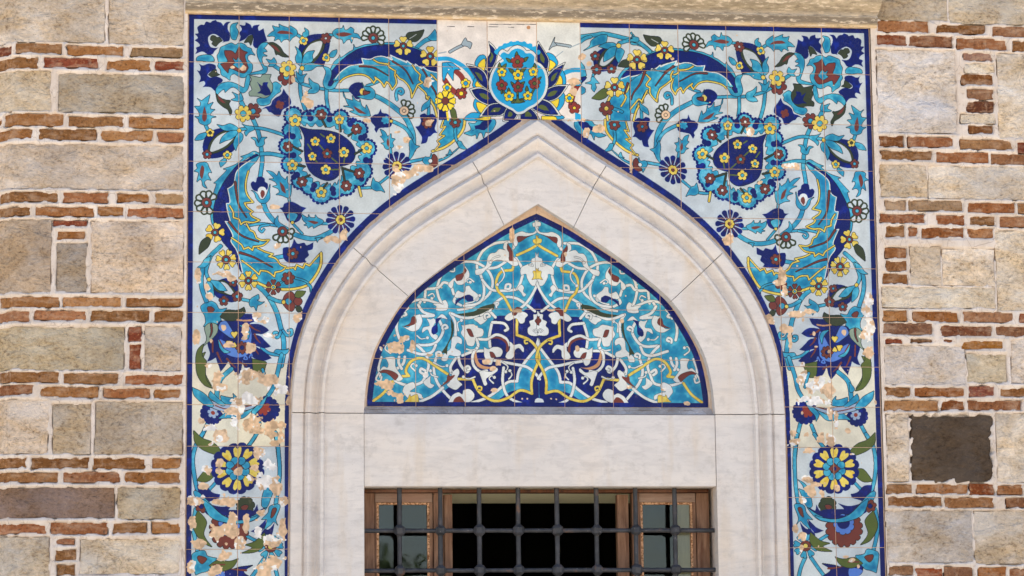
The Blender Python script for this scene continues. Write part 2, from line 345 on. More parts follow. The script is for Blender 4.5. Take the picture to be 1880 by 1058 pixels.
    for x, y, r in [(1245,245,68),(1722,235,52),(2016,543,60),(1525,1020,60),(1215,725,60)]: ROS('d','Y',x,y,r,5,'Q',.3)
    for x, y, r, cc in [(1460,470,52,'Y'),(1630,440,52,'Y'),(1590,602,54,'R'),(1770,588,58,'Y'),(1430,632,48,'Y'),(1575,775,56,'Y')]: ROS('d',cc,x,y,r,5,'Q',.3)
    # ------------------------------------------------ right of the medallion
    F('e','B','705,215c 750,180 790,170 817,112c 830,160 880,170 930,210 940,260 920,312 850,322 800,330 770,378c 748,340 755,310 715,260',None); ROS('e','T',868,240,46,6,None,ol=None); D('e','Y',930,250,16)
    RING('e',1068,140,118,5,-1.9,.9,cc='C',core='C',lw=18)
    F('e','T','1255,148c 1270,80 1330,30 1348,-10c 1345,80 1310,112')
    F('e','B','1240,190 1290,168 1320,188 1380,175 1422,240 1400,330 1430,380c 1390,380 1350,415 1330,420 1310,480 1250,497c 1262,430 1230,370 1188,310c 1230,300 1250,250',None); ROS('e','R',1320,270,62,6,'T',.22)
    F('e','T','812,340c 860,365 890,420c 928,382c 930,430 972,445c 945,480 955,520 920,552 870,548 850,510 822,490c 855,480 835,440 812,415c 835,405'); F('e','R','890,430c 908,480 898,532c 880,490',None); S('e','T',24,'920,550 932,640')
    F('e','T','1140,420c 1180,500 1238,522c 1190,560 1160,625 1110,685c 1130,590 1125,490')
    S('e','T',28,'1125,690 1275,660'); S('e','T',26,'1430,680 1540,635 1655,540',w1=6); F('e','T','1515,620c 1545,600 1560,555c 1585,600 1560,610')
    F('e','T','1362,592c 1345,640 1290,640 1270,680 1300,720 1330,765c 1342,700 1365,650'); F('e','R','1385,608 1422,640 1425,720 1380,750 1335,735 1365,700 1365,660'); D('e','w',1352,680,20)
    F('e','T','1500,215c 1500,330c 1460,400c 1505,410c 1430,470c 1452,500c 1425,550c 1500,540 1620,460 1700,350 1735,215c')
    S('e','Y',24,'1725,215 1705,340 1620,450 1500,535 1375,575'); S('e','Y',12,'1500,220 1465,320c 1515,310c 1452,400c 1505,410c 1425,465c 1455,500c 1400,565')
    S('e','T',26,'1620,320 1625,430 1660,500'); F('e','T','1640,470c 1680,470 1705,510 1742,552c 1700,550 1660,530'); ROS('e','R',1620,265,60,6,'Q',.28)
    F('z','T','152,216c 215,185 192,125c 250,130 290,95 410,90 432,130 400,190 372,210 342,205c 325,258c 310,215 285,212c 265,268c 255,230 215,238'); F('z','B','208,200c 250,185 245,150c 290,140 320,110 395,98 375,145 330,190 270,180',None)
    BROS('e',992,735,158,12); F('e','T','735,860c 760,900 800,920 862,1022c 820,1000 760,1000 715,960')
    S('e','Y',22,'580,960 605,1058')
    # ------------------------------------------------ second great leaf (down the side)
    F('g','T','860,-340c 800,-362 730,-330 652,-305c 685,-290 600,-220 468,-172c 505,-160 430,-80 368,-20c 395,-10 360,110 335,250 340,380 365,440 400,440 380,300 410,120 480,-30 570,-150 660,-240 740,-300 810,-310 850,-315')
    F('g','B','840,-328 800,-320 720,-268 640,-230 560,-145 470,-20 395,140 365,290 378,430 450,590 540,700 600,800 660,930 700,950c 650,830 635,760 610,690 550,600 570,530 500,400c 540,385 515,280 500,200c 540,180 510,50c 580,0 600,-130 660,-200 760,-270 830,-290')
    F('g','T','862,-320c 820,-250 770,-200 740,-140 720,-50 712,20 740,110 798,185c 750,190 700,195c 730,240 790,290c 765,305c 775,340 862,380c 800,405 700,410c 680,420c 760,485c 790,510 822,565c 860,590 965,592c 900,650 795,668c 785,705c 750,685 735,675c 850,690 920,722 1005,745c 965,770c 1020,790 1065,830c 1080,860 1150,885c 1180,890 1230,900c 1250,870c 1290,885 1322,892c 1350,850c 1400,865c 1440,812c 1480,790 1525,725c 1530,840 1470,970 1380,1080 1250,1120 1100,1125 950,1100 830,1050 740,990 690,960 650,820 610,700 550,610 570,540 490,395c 540,390 515,290 500,200c 540,180 515,40c 580,-10 605,-130 660,-200 760,-270')
    S('g','w',10,'680,950 650,820 612,700 553,608 572,538 490,392c 542,388 517,290 502,200c 542,180 517,40c 582,-10 607,-130 662,-198 760,-265',None)
    for st in ('740,-150 715,-50 710,30 730,110 792,185c 700,195c 725,240 788,288c 758,305c 780,340 862,380c 790,405 705,398 660,425c 642,370c 580,350c 575,290 540,225',
               '720,420 760,490c 800,510 825,570c 880,595 965,592c 900,650 795,665c 785,705c 740,672c 690,692c 660,640 560,570',
               '840,680 920,720 1005,745c 962,770c 1030,790 1065,830c 1090,862 1150,885c 1100,925 1030,940c 1020,988c 950,935 870,922c 855,965c 760,880 670,815',
               '1150,898 1230,890c 1245,912c 1260,862c 1330,895c 1350,848c 1400,870c 1450,812c 1525,728'): S('g','Y',15,st)
    S('g','Y',24,'1525,735 1522,850 1470,970 1380,1075 1250,1118 1100,1125 950,1100 830,1050')
    for st in ('600,-30 610,80 640,220 720,350','535,400 660,540 850,612','650,730 800,780 1000,887'): S('g','R',22,st,w1=6)
    # flowers on it
    RING('g',290,190,130,8,.9,5.9); HEART('g','Y',380,512,104,5,ph=-1.3)
    F('g','G','300,560c 332,590 310,660 270,700 208,748c 212,670 240,600'); HEART('g','Y',500,805,110,7,ph=-1.2,cr=.4)
    F('h','B','360,170 440,80 560,65 620,130 640,200 620,290 560,325 440,290 370,240',None); F('h','G','350,130 470,90 590,195 605,250 480,235 390,200'); F('h','W','420,112 500,120 580,220 560,245 480,212',None)
    F('h','T','322,85c 430,105 512,200c 420,192 345,115'); F('h','T','300,95c 345,120 362,180 370,265c 310,220 285,150')
    D('g','Y',316,1018,20); ROS('h','R',475,310,52,5,'T',.3); ROS('h','R',620,262,58,5,'T',.28); ROS('h','R',575,112,46,4,'T',.25)
    F('h','T','850,240c 855,290 830,300 880,325 917,318c 870,350 840,360 825,418c 800,370 765,372 750,330 775,280')
    S('h','T',20,'1235,60 1350,95 1400,140 1415,215',w1=14); S('h','T',14,'1075,120 1120,95'); F('h','T','1365,130c 1400,130 1425,160 1415,215c 1405,170')
    HEART('h','Y',740,92,104,6); ROS('h','R',1170,65,70,6,'T',.22); HEART('h','R',1010,162,82,6,cc='Y',core='T',cr=.3)
    F('h','R','1110,310 1140,240 1205,212 1242,262 1242,365 1215,420 1160,402 1115,345'); D('h','R',1275,315,44); F('h','T','1140,310 1165,285 1195,300 1205,320 1170,350'); D('h','Y',1120,322,20)
    F('h','g','1240,262c 1265,205 1358,208c 1332,250 1285,275'); F('h','G','1248,372c 1300,370 1322,422c 1270,425')
    # tulips in the middle field
    F('d','B','765,930 790,900 820,910 835,860 880,848 915,872 920,905 950,930 945,985 900,1005 840,1010 790,990',None); D('g','w',888,65,48,None); F('g','R','870,85c 885,55 910,65 918,100 892,145c 875,120',None)
    F('g','T','772,55c 830,90 865,150 905,152 945,90 975,-12c 968,60 970,140 930,190 870,190 825,140 808,90')
    F('g','T','935,-155c 1000,-140 1050,-98c 1070,-152c 1090,-100 1140,-55c 1160,-92c 1165,-20 1207,0c 1195,110 1165,137 1100,112 1038,102c 1075,80 1060,40 1002,15c 1050,0 1020,-40 962,-65c 1015,-70 980,-110'); F('g','R','1075,-40c 1125,15 1145,92c 1100,60',None)
    F('g','T','1060,330c 1070,400 1190,480 1150,515 1035,432 1025,382')
    RING('g',1108,500,128,5,-.3,2.7,lw=20)
    F('g','B','1062,245c 1110,240 1130,200 1200,180 1260,200 1310,230 1368,247c 1320,290 1310,350 1280,390 1215,412 1160,382 1130,320 1100,270',None); F('g','T','1162,350 1170,310 1215,298 1268,320 1255,360 1215,398'); D('g','Y',1215,405,16)
    F('g','T','1318,318c 1370,350 1392,345c 1388,315c 1410,350 1462,355c 1462,322c 1490,355 1547,385 1530,420 1490,440 1442,468c 1432,440 1385,465c 1375,440 1335,432c 1375,420c 1330,380'); F('g','R','1375,385c 1450,388 1495,405 1450,422',None)
    BROS('g',1735,375,160,12); F('g','T','1455,575c 1475,580 1482,618c 1500,590 1540,565c')
    F('g','B','1112,690 1150,670 1200,668 1232,578c 1270,632 1340,622 1370,650 1442,618c 1432,690 1382,710 1392,760 1350,800 1370,828c 1280,842 1180,838 1120,790',None); ROS('g','R',1220,740,62,6,'Q',.28)
    # ------------------------------------------------ spiky flower
    F('h','T','228,370 260,340 300,330 340,315 390,340 430,400 507,388c 470,440 440,475 440,552 350,550 335,525 330,560 255,587c 280,540 270,470 240,420'); F('h','R','300,380 340,375 372,402 350,430 312,430')
    F('h','B','440,520c 540,520 650,455 864,456c 830,520 770,545 750,560c 850,560 920,590 964,627c 900,665 830,665 790,670c 870,690 930,750 985,802c 910,820 840,800 800,790c 870,830 930,870 992,927c 910,955 830,940 770,910c 800,980 810,1050 790,1115c 730,1080 690,1010 680,950c 670,1010 660,1060 630,1118c 580,1060 540,1000 530,950c 500,1000 470,1040 440,1075c 420,1010 400,960 390,920c 360,940 330,955 294,965c 325,880 300,770 350,700 410,650 405,560',None)
    F('h','G','435,482c 500,412 620,412 692,378c 702,440 620,512 520,522'); F('h','e','255,798c 292,720 270,620 280,580 330,550 402,570 402,650 340,725'); S('h','R',18,'340,565 345,640 325,700',w1=5)
    F('h','p','430,730 470,740 540,770 640,760 740,590 775,680 760,800 740,880 640,920 540,900 460,840',None)
    F('h','p','440,540c 500,530 560,620 605,690 560,712 480,660 420,605'); F('h','C','445,575 490,572 500,610 465,635',None)
    F('h','T','640,570c 720,590 755,650 735,728c 720,660 690,610'); F('h','T','415,725c 450,790 480,830 545,862c 480,870 430,810'); S('h','R',14,'430,740 470,810',None)
    HEART('h','Y',590,735,95,5,cc=None,core=None,ph=-1.6,k0=0,k1=1); HEART('h','Y',590,735,95,5,cc=None,core=None,ph=2.6,k0=0,k1=1); HEART('h','Y',590,735,80,5,cc=None,core=None,ph=1.6,k0=0,k1=1)
    ROS('h','R',672,815,68,8,'B',.3)
    S('h','p',14,'690,935 710,905 730,935 700,940',None); S('h','p',14,'750,920 770,880 780,905',None)
    for st in ('755,575 800,610 865,640','808,670 830,720 868,762','800,770 815,830 850,885','355,740 355,860','405,870 430,930 460,985','510,935 550,980 605,1030','640,965 720,1008'): S('h','R',24,st,None,w1=10)
    S('h','O',18,'620,515 700,522 775,518',None)
    F('h','g','782,935c 850,950 930,970 922,1020 905,1080 860,1110 800,1085'); F('h','g','195,965c 210,900 277,863c 250,930 250,1000 280,1110 342,1226c 250,1200 195,1080')

def draw_columns():
    """side columns, drawn from the better preserved right one and mirrored"""
    for dz in (0.0, -1.13):
        DZ[0] = dz; MIR[0] = 2
        S('p','T',38,'635,-20 700,180 735,330 810,450'); S('p','T',44,'1170,140 1280,250 1312,450'); F('p','T','1290,250c 1340,310 1330,345 1295,350')
        S('p','T',36,'760,690 722,860 700,1060'); S('p','T',34,'880,710 940,850 1020,960'); S('p','T',36,'1408,700 1500,870')
        S('q','T',25,'505,-10 488,150 490,300 500,420 518,525'); S('q','T',25,'1025,-10 1075,70 1098,200 1088,330 1060,440'); S('q','T',22,'635,-10 705,90')
        S('q','T',20,'930,345 990,410'); S('q','T',24,'1095,555 1112,700 1080,865'); S('q','T',20,'745,742 645,805'); S('q','T',23,'568,915 535,990 518,1060'); S('q','T',23,'608,915 660,990 705,1050')
        S('p','T',26,'850,150 830,220 810,300')
        # blossoms and feather
        FS('p','B',810,565,140,15,None,.1); ROS('p','r',835,560,70,6,None,ol=None); F('p','T','800,420c 900,520 960,590 930,670c 920,610 850,530')
        FS('p','B',1375,610,118,13,None,.1); ROS('p','l',1358,600,58,6,'r',.36,ol=None)
        F('p','T','930,530c 1050,600 1200,580 1305,655c 1200,645 1060,660 980,600'); F('p','l','900,515c 1050,530 1200,510 1320,490 1500,420c 1420,520 1280,570 1150,590 1000,570')
        for st in ('1095,475c 1110,440 1145,395c 1150,440 1270,410c 1265,460 1230,500 1110,500','1225,505c 1300,440 1372,372c 1392,430 1350,470 1260,515','1350,515c 1430,410 1552,342c 1535,430 1450,515 1370,540'): F('p','T',st)
        S('p','R',12,'960,520 1060,548 1150,560 1250,545 1330,520',None)
        F('p','g','1348,342c 1420,250 1430,120 1418,60 1460,0 1440,-120c 1500,-50 1522,60 1512,200 1440,310')
        F('p','g','1567,788c 1562,900 1500,970 1400,1020 1305,1045c 1305,980 1380,910 1480,870')
        # wheel rosette
        F('q','g','955,252c 1010,258 1074,342c 1010,348 958,312')
        FS('q','B',785,250,190,16,None,.08)
        HEART('q','Y',785,250,158,10,cc=None,core=None,ol=None,ri=.42,wid=.78)
        for k in range(8): D('q','T',785+60*math.cos(k*math.pi/4+.3),250+60*math.sin(k*math.pi/4+.3),27)
        F('q','R','745,250c 785,208c 832,250c 785,292c'); D('q','B',788,250,14,None)
        # dark crescent leaf with pale underside
        F('q','B','908,440c 960,425 1010,378 1072,373c 1065,430 1090,400 1060,500 980,590 880,640 780,650 680,630 600,560 572,520c 640,565 650,520c 690,575 780,580 860,560 812,508c 900,530 1000,500 918,468c',None)
        FS('q','G',735,525,66,7); F('q','R','715,530 740,520 768,535 742,562'); F('q','B','600,545c 640,565 650,520c 690,578 780,582 830,575 780,630 680,620',None)
        F('q','T','580,540c 680,605 800,625 900,590 960,535 1000,490 1060,430 1095,425 1080,480 1000,590 900,640 780,652 660,628')
        F('q','T','513,333c 570,370 602,440 618,530 580,535 550,470 518,400c 560,412 545,370'); 
        ROS('q','R',1055,530,48,6,'B',.34)
        FS('q','R',860,700,140,16); F('q','B','700,560 1010,560 990,600 900,640 780,650 720,640',None); FS('q','p',858,668,78,9,'K'); D('q','B',855,655,48,None); 
        F('q','B','720,610c 800,650 900,640 985,585c 900,600 800,600',None); F('q','T','640,600c 700,620 800,630 900,595 985,515c 1040,480 1000,590 900,640 780,652 680,635')
        F('q','g','983,822c 1040,740 1018,640 1080,565c 1112,680 1060,785')
        F('q','B','525,645c 560,690 590,700 590,630c 650,690 707,715c 640,735 600,690c 640,740 640,782c 560,745',None); F('q','T','487,530 510,513 560,530 575,580 622,632c 580,632 605,705c 560,670 530,640 503,668c 517,620'); F('q','R','513,545 540,548 552,612 530,592')
        HEART('q','T',570,830,92,8,cc='R',core='Y',cr=.42,ph=.2); F('q','g','608,728c 680,790 752,810c 700,835 772,872c 660,862 605,800')
        F('q','B','693,963c 780,975 850,990 960,960 1000,1000 950,1058 700,1058c 760,1010'); F('q','p','900,1000 960,1000 1000,1020 960,1060 900,1060',None)
        S('q','R',16,'740,1000 800,995 850,985',None,w1=6)
        F('q','T','945,903c 1010,892 1030,858 1070,860 1115,880 1118,930 1102,1032c 1060,1015 1020,1005 1000,985 970,950'); F('q','R','1015,915 1045,900 1078,900 1070,935 1045,950'); F('q','g','793,913c 850,930 940,920 1000,962c 920,995 835,975'); S('q','R',16,'890,950 970,950',None,w1=6)
    DZ[0] = 0.0

def draw_right_extra():
    """the extra column of old tiles right of the replaced ones"""
    MIR[0] = 0
    S('k','T',40,'130,285 300,262 420,250 640,300 760,330'); F('k','T','440,262c 420,350 330,370 180,432c 250,380 270,320 360,265'); S('k','T',34,'130,350 200,300 260,280')
    S('k','T',36,'570,350 680,320 780,340 900,440'); F('k','T','670,320c 720,290 690,240 705,232c 720,280 775,290 775,330 740,335')
    F('k','W','480,1185c 460,960 480,930 560,900 540,780 600,690 684,600c 684,1185c',None)
    F('k','B','590,735c 630,640 684,590c 684,700c 640,715',None); S('k','T',26,'545,770 600,675 684,590')
    F('k','T','580,745c 630,720 684,700c 684,1185c 480,1185c 470,1000 480,930 590,890'); S('k','w',10,'585,738 640,716 684,698',None)
    S('k','Y',16,'684,790 650,870 612,885c 640,940 590,1030'); S('k','R',16,'660,780 640,850 625,900',w1=6)
    F('k','T','755,715c 700,760 684,800c 684,1070c 740,1000 800,960 830,900 870,850 880,880 960,980c 1000,880 1010,830c 1050,800 1130,740 1180,700c 1100,690 950,640 860,655')
    S('k','Y',15,'860,690 905,735c 860,800 900,830c 905,900 972,980c 985,900 1010,840c 1080,790 1135,745c 1125,700 1150,650'); S('k','Y',15,'690,1060 740,1000 780,955 810,980c 840,920 870,860')
    S('k','R',22,'845,655 800,780 720,890 700,960',w1=6); S('k','R',22,'1150,600 1050,690 960,810',w1=5)
    S('k','Y',22,'470,930 440,1000 432,1090 445,1180')
    F('k','B','290,560 300,480 380,410 470,390 560,420 570,520 530,620 440,650 330,650',None); F('k','G','345,590 370,480 440,410 520,440 530,500 430,600'); F('k','W','360,580 390,500 470,430 530,450 500,520 420,590',None)
    F('k','T','345,385c 420,350 500,345 545,370c 520,405 440,410'); F('k','T','400,552c 410,470 470,400 550,390c 550,450 480,510'); F('k','T','550,390c 620,430 600,500 562,565c 530,500 535,440'); D('k','Y',562,377,24)
    ROS('k','R',310,490,52,5,'T',.3); ROS('k','R',325,635,58,5,'T',.3); ROS('k','R',485,628,52,5,'T',.3)
    S('k','T',22,'288,690 285,730'); F('k','T','203,782c 260,760 270,720 290,715 315,740 355,785c 310,785 320,830 298,875c 270,840 275,800 250,790')
    F('k','G','553,600c 600,540 660,530 690,555c 690,600 630,610'); HEART('k','Y',760,528,108,5); F('k','g','272,945c 340,880 400,840 440,850c 440,920 360,960'); HEART('k','Y',518,828,108,5)
    F('k','T','150,550c 190,600 200,640 215,700c 180,710 150,700'); F('k','B','155,720c 215,720 160,780'); FS('k','T',165,860,40,6)
    S('k','T',30,'470,1040 600,1090')
    ROS('k','R',430,1055,78,6,'Y',.28)

def draw_centre():
    MIR[0] = 0
    # plain ground of the five replacement tiles
    F('x','X','803,30c 1066,30c 1066,218c 803,218c',None)
    F('c','w','1210,60c 1680,60c 1680,590c 1210,590c',None)
    for fr, st, w in (('c','270,385 340,345 410,312',26),('c','1570,325 1480,310 1400,298',24)): S(fr,'a',w,st)
    F('c','a','395,305c 435,235 455,270c 505,290 488,352c 455,325 420,320'); F('c','a','1338,365c 1405,218c 1392,275 1420,312 1375,330')
    S('c','a',14,'1410,440 1490,378',None,w1=5); S('c','a',16,'1560,340 1670,295',None,w1=6); S('c','a',12,'150,400 230,385',None)
    for x0, x1, y in ((240,320,112),(460,530,113),(680,790,115),(900,960,120),(690,1200,88)): S('c','K',4,'%d,%d %d,%d' % (x0,y,x1,y),None)
    # left bracket
    S('c','A',46,'135,462 260,462 400,530 500,630 545,720',None); S('c','r',58,'330,590 400,660 425,760 385,845',None); S('c','r',58,'215,690 280,780 370,850',None)
    F('c','A','190,505c 280,500 340,540 385,578c 330,575 310,600 305,695c 255,620 240,610 205,700c 190,640'); S('c','K',3,'245,510 300,560',None)
    ROS('c','y',440,725,52,5,'A',.38); ROS('c','y',240,773,48,5,'A',.4); ROS('c','r',392,835,62,6,'y',.34)
    F('c','B','150,1000c 240,990c 250,1120c 150,1120c',None); F('c','g','265,980c 325,1010 345,1110c 300,1120'); S('c','y',22,'235,1010 250,1120',None); HEART('c','y',220,915,112,8,cc='R',cr=.34,core=None,ri=.2,wid=.95)
    # right bracket
    S('c','A',50,'1490,620 1580,585 1680,580',None); S('c','r',62,'1650,740 1600,830 1575,960',None); F('c','C','1580,775 1640,790 1620,860 1560,830',None); F('c','A','1560,738c 1610,700 1690,690c 1680,745 1620,750'); ROS('c','y',1558,885,48,5,'A',.38); ROS('c','r',1612,990,64,5,'y',.24); F('c','A','1620,1040c 1680,1060c 1680,1120c 1620,1120c',None)
    # yellow fans with blue scallops
    for st, sy in (('545,530 560,460 600,422 655,440 640,590','575,530 645,462 640,590'),('520,760 530,690 560,655 640,720 600,780','550,755 575,700 660,790'),('530,980 535,910 570,890 660,960 600,1050','560,930 690,985 600,1040'),
                   ('1310,410 1370,410 1410,450 1430,520 1330,590','1320,470 1410,520 1330,590'),('1460,580 1510,640 1510,740 1400,750','1450,640 1480,730 1370,775'),('1490,830 1500,930 1460,1000 1420,1020 1350,930','1440,890 1420,985 1340,930')):
        F('c','A',st); F('c','y',sy)
    for st in ('430,1120 500,1045 620,1060 640,1120','1300,1120 1320,1060 1420,1050 1500,1100'): F('c','A',st)
    F('c','y','540,1110c 640,1090 700,1070 690,1120'); F('c','y','1260,1080c 1400,1085 1420,1120c 1260,1120c')
    # leaves
    lv = ['695,303c 750,360 768,430 740,520 690,600c 668,480 712,400','655,580c 690,620 700,700 690,800c 640,700',
          '470,538c 560,560 645,630 685,790c 600,725 540,640','510,800c 600,785 700,830 785,935c 680,945 565,885','620,1070c 700,970 800,950 892,960c 835,1050 760,1065',
          '1228,300c 1292,400 1328,480 1310,590c 1230,520 1208,400','1492,525c 1440,640 1400,725 1320,775c 1320,680 1385,590','1517,758c 1440,862 1350,905 1240,905c 1290,820 1400,765','1135,970c 1220,910 1340,940 1435,1060c 1300,1050 1200,1010',
          '855,1120c 870,1040 905,990 960,1010 985,1060 940,1120','1035,1120c 1040,1040 1080,990 1130,1000 1190,1060 1200,1120']
    for st in lv:
        P, cc = parse(st); c0 = P.mean(0)
        F('c','w',(c0+(P-c0)*1.22, cc)); F('c','B',(P, cc))
        F('c','g',(c0+(P-c0)*.42, cc),None)
    # disc
    base = parse('715,740 740,620 800,520 850,480 812,430 850,388 900,408 940,368 1000,348 1060,370 1090,400 1140,400 1182,440 1180,500 1240,540 1290,620 1302,740 1270,850 1190,940 1110,985 1060,1020 1000,1032 950,995 900,970 800,910 740,830')
    S('c','A',46,'770,385 880,318 1000,296 1120,325 1205,395',None)
    for k in range(9):
        a = math.radians(200+140*k/8); D('c','A',1000+235*math.cos(a),440+150*math.sin(a),26,None)
    c0 = np.array([1008.,720.]); F('c','w',(c0+(base[0]-c0)*1.09, base[1])); F('c','A',base,None)
    for st in ('1000,920 1000,540','830,830 810,640','860,830 820,740','1150,840 1190,740 1185,560','905,840 900,790','1110,830 1100,770','1000,900 940,915','1010,905 1070,890'): S('c','g',14,st,'K')
    for x, y, dx, dy in ((990,420,0,-40),(905,475,-28,-22),(1085,465,30,-25),(935,590,-32,-28),(1060,580,34,-25),(805,540,0,-40),(855,545,25,-35),(1185,545,0,-40),(950,735,-22,-30),(1050,730,28,-25),(1235,675,20,-20),(905,800,0,-30),(1100,785,0,-35),(960,925,-30,12),(1050,915,30,8)):
        F('c','g','%g,%gc %g,%g %g,%gc %g,%g' % (x-dx, y-dy, x-dx*.2+dy*.45, y-dy*.2-dx*.45, x+dx, y+dy, x-dx*.2-dy*.45, y-dy*.2+dx*.45))
    for x, y, r, cc, k in ((1000,492,72,'r','g'),(830,605,50,'y','A'),(1005,635,58,'y','A'),(1170,600,50,'y','A'),(830,745,60,'r','g'),(1005,765,60,'r','g'),(1182,725,62,'r','g'),(908,865,54,'y','A'),(1110,860,50,'y','A')):
        ROS('c',cc,x,y,r,5,k,.28)
    F('c','g','955,935c 985,905 1000,850c 1020,905 1070,925c 1020,935'); D('c','O',1118,122,20,None)

def draw_tympanum():
    global OLW
    MIR[0] = 2; OLW = 1
    F('x','T','640,385c 1340,385c 1340,770c 640,770c',None)
    # cobalt ground
    F('u','B','1738,-250c 1690,-80 1620,40 1480,100 1330,110 1290,180 1270,300 1262,440 1120,450 1000,495 960,515 880,620 930,700c 880,790 720,890 575,942c 600,985c 1742,985c 1742,-250c',None)
    F('u','T','1720,430c 1600,560 1545,650 1530,742c 1430,752 1330,850 1230,905c 1290,950 1330,935 1450,850 1550,830 1665,862c 1660,760 1690,640 1745,540c',None)
    W = 27
    def w(fr, st, ww=W): S(fr,'w',ww,st)
    # white straps, upper
    for st in ('1200,660 1195,560 1260,440 1380,370 1530,355','790,810 830,700 930,610 1060,558 1180,565 1290,630 1350,740 1335,850 1270,930 1130,1020 1000,1045',
               '1225,680 1262,800 1255,920 1190,985 1060,1005','1245,740 1340,840 1480,852 1600,838','1655,700 1630,780 1600,835','660,965 672,835c 800,820 855,768 925,800 955,885',
               '785,840 805,920 845,1000','450,1020 550,955 680,945 820,990','1320,1030 1450,925 1580,925 1690,990 1780,1060','1815,760 1765,870 1690,980 1590,1060','1500,545 1400,610 1310,625','1590,520 1640,600 1655,640','1560,420 1600,350',
               '1030,1000 960,960 985,900','620,960 600,1010 640,1060'): w('s', st)
    for st in ('1720,420 1620,540 1550,640 1530,742c 1440,752 1340,832 1230,905 1090,952','1310,540 1480,572 1620,602 1700,660 1750,722c','1400,610 1390,740 1420,860 1480,920 1580,960','1285,180 1262,300 1268,405','1000,492 1100,455 1225,445',
               '935,520 885,600 890,660','745,510 722,620 750,740 810,830 890,915','570,945 700,890 810,805','210,510 185,600 205,700','470,30 380,120 360,230 385,325','650,490 672,580 650,660 600,755 460,780 340,735','775,150 812,250 760,350 680,388 555,390','560,395 600,430 640,475','740,390 700,460 600,480 470,440',
               '880,80 932,180 930,330','895,85 1000,125 1100,120 1200,70','440,505 425,570 365,620','570,0 620,70 720,105 540,110','1140,330 1240,335 1330,290 1420,325 1450,390','1130,320 1152,400 1102,480 1105,580 1165,645 1235,640','960,500 980,580 1040,650 1065,625 1045,610','1290,170 1400,180 1440,230 1415,250','1180,100 1250,60 1320,120','410,620 380,560 385,505'): w('u', st)
    # chevron above the middle
    S('u','w',22,'1740,340 1735,420'); F('u','w','1742,325c 1760,390 1745,430 1722,395')
    # yellow straps
    for fr, st in (('u','1530,140 1528,292c 1640,335 1715,410 1745,500 1745,560'),('u','1745,540 1700,640 1670,750 1675,862c 1560,830 1450,900 1330,935 1230,900 1150,830 1100,720c 950,720'),('u','420,692 480,690c 450,640 490,560 560,520 640,530 760,610 855,672'),
                   ('s','1815,375 1740,425 1600,490'),('s','1565,590 1552,642c 1440,660 1390,750 1405,850 1470,920 1540,1050'),('u','130,935 230,860 320,745')): S(fr,'Y',26,st)
    S('u','Y',16,'1640,340 1605,345 1610,375 1630,372'); S('u','Y',16,'1140,825 1150,795 1185,800 1180,830 1160,825')
    # white leaf masses
    def blob(fr, st, inner=None, ic='R', n=0):
        F(fr,'w',st)
        if inner: F(fr, ic, inner)
    blob('s','1815,115c 1798,150 1760,165 1765,200 1800,200 1800,215c 1770,260 1700,265 1650,250 1600,265 1570,290 1560,350 1575,400 1600,390 1610,340c 1700,300 1790,270 1815,225c','1600,330c 1610,300 1700,300 1770,282c 1700,310 1620,360')
    F('s','Y','1815,285c 1795,320 1760,335 1770,370 1800,375 1815,390c')
    blob('s','1505,350c 1470,370 1460,420 1480,440 1420,430 1380,465 1330,475 1300,520 1290,580 1260,620 1180,640 1185,690 1240,680 1280,640c 1330,600 1360,550 1420,540 1500,560 1560,600 1610,590 1600,540c 1560,500 1520,430','1502,375c 1540,430 1560,490 1560,550c 1520,540 1520,470 1500,430')
    blob('s','1815,465c 1790,510 1750,530 1740,570 1690,590 1640,620 1640,690 1690,680 1700,720 1740,790 1780,800 1795,760 1815,740c'); F('s','Y','1815,620c 1795,650 1770,650 1760,660c 1770,700 1750,740c 1790,730 1815,735c'); S('s','w',10,'1720,590 1760,600 1750,575')
    blob('s','1070,600c 1110,660 1110,720 1060,780 1000,790 960,750 950,800 930,830 900,790 940,740 1000,700 1050,660','985,750c 980,700 1050,670 1070,620c 1085,650 1060,690 1035,740')
    blob('s','1115,800c 1080,810 1075,850 1060,870 1020,860 1000,850 975,880 970,920 1040,920 1090,900 1150,910 1160,950 1200,955 1215,910 1180,870 1140,840'); F('s','B','970,1010c 980,950 1040,915 1110,890 1150,920 1155,955c 1100,960 1060,930 1000,970',None)
    blob('s','870,945c 840,960 850,990 790,980 750,990 780,1010 780,1050 880,1050 900,1010 890,970')
    F('s','G','1250,1040c 1300,1030 1360,985 1370,1010 1350,1050',None); S('s','w',18,'1390,1020 1385,975 1410,975 1400,1000'); 
    S('s','w',16,'930,620 920,650 960,655 965,625'); S('s','w',24,'1480,830 1490,790 1530,790 1525,830 1500,835'); F('s','w','1600,830c 1640,790 1670,820 1660,860 1690,890 1665,910 1640,870')
    blob('u','1300,-20c 1280,60 1220,80 1240,140 1180,190 1150,170 1110,140 1140,120 1190,110 1250,60'); F('u','G','1305,20c 1200,80 1100,110 1000,105 930,90c 1020,80 1120,60 1180,20 1300,-10',None)
    blob('u','980,170c 1000,200 1060,190 1110,190 1150,220 1200,240 1195,300 1130,320 1120,370 1100,400 1050,390 1030,340 1000,300 985,270 1000,230','1040,235c 1080,240 1110,310c 1070,300')
    blob('u','1210,410c 1250,430 1300,410 1360,415 1390,450 1370,500 1310,515 1280,580 1240,570 1220,520 1210,480','1265,455c 1300,465 1325,510c 1280,510')
    blob('u','1500,60c 1440,90 1410,130 1450,155 1520,130 1560,180 1600,170 1610,130 1635,100 1600,70','1530,20c 1490,60 1490,100 1520,100c 1540,70 1580,40')
    blob('u','1745,60c 1720,90 1690,95 1690,140 1650,160 1660,200 1635,230 1640,280 1680,300 1745,300c','1745,110c 1725,130 1705,160 1745,205c'); S('u','w',8,'1710,270 1690,250 1720,240 1735,270','K')
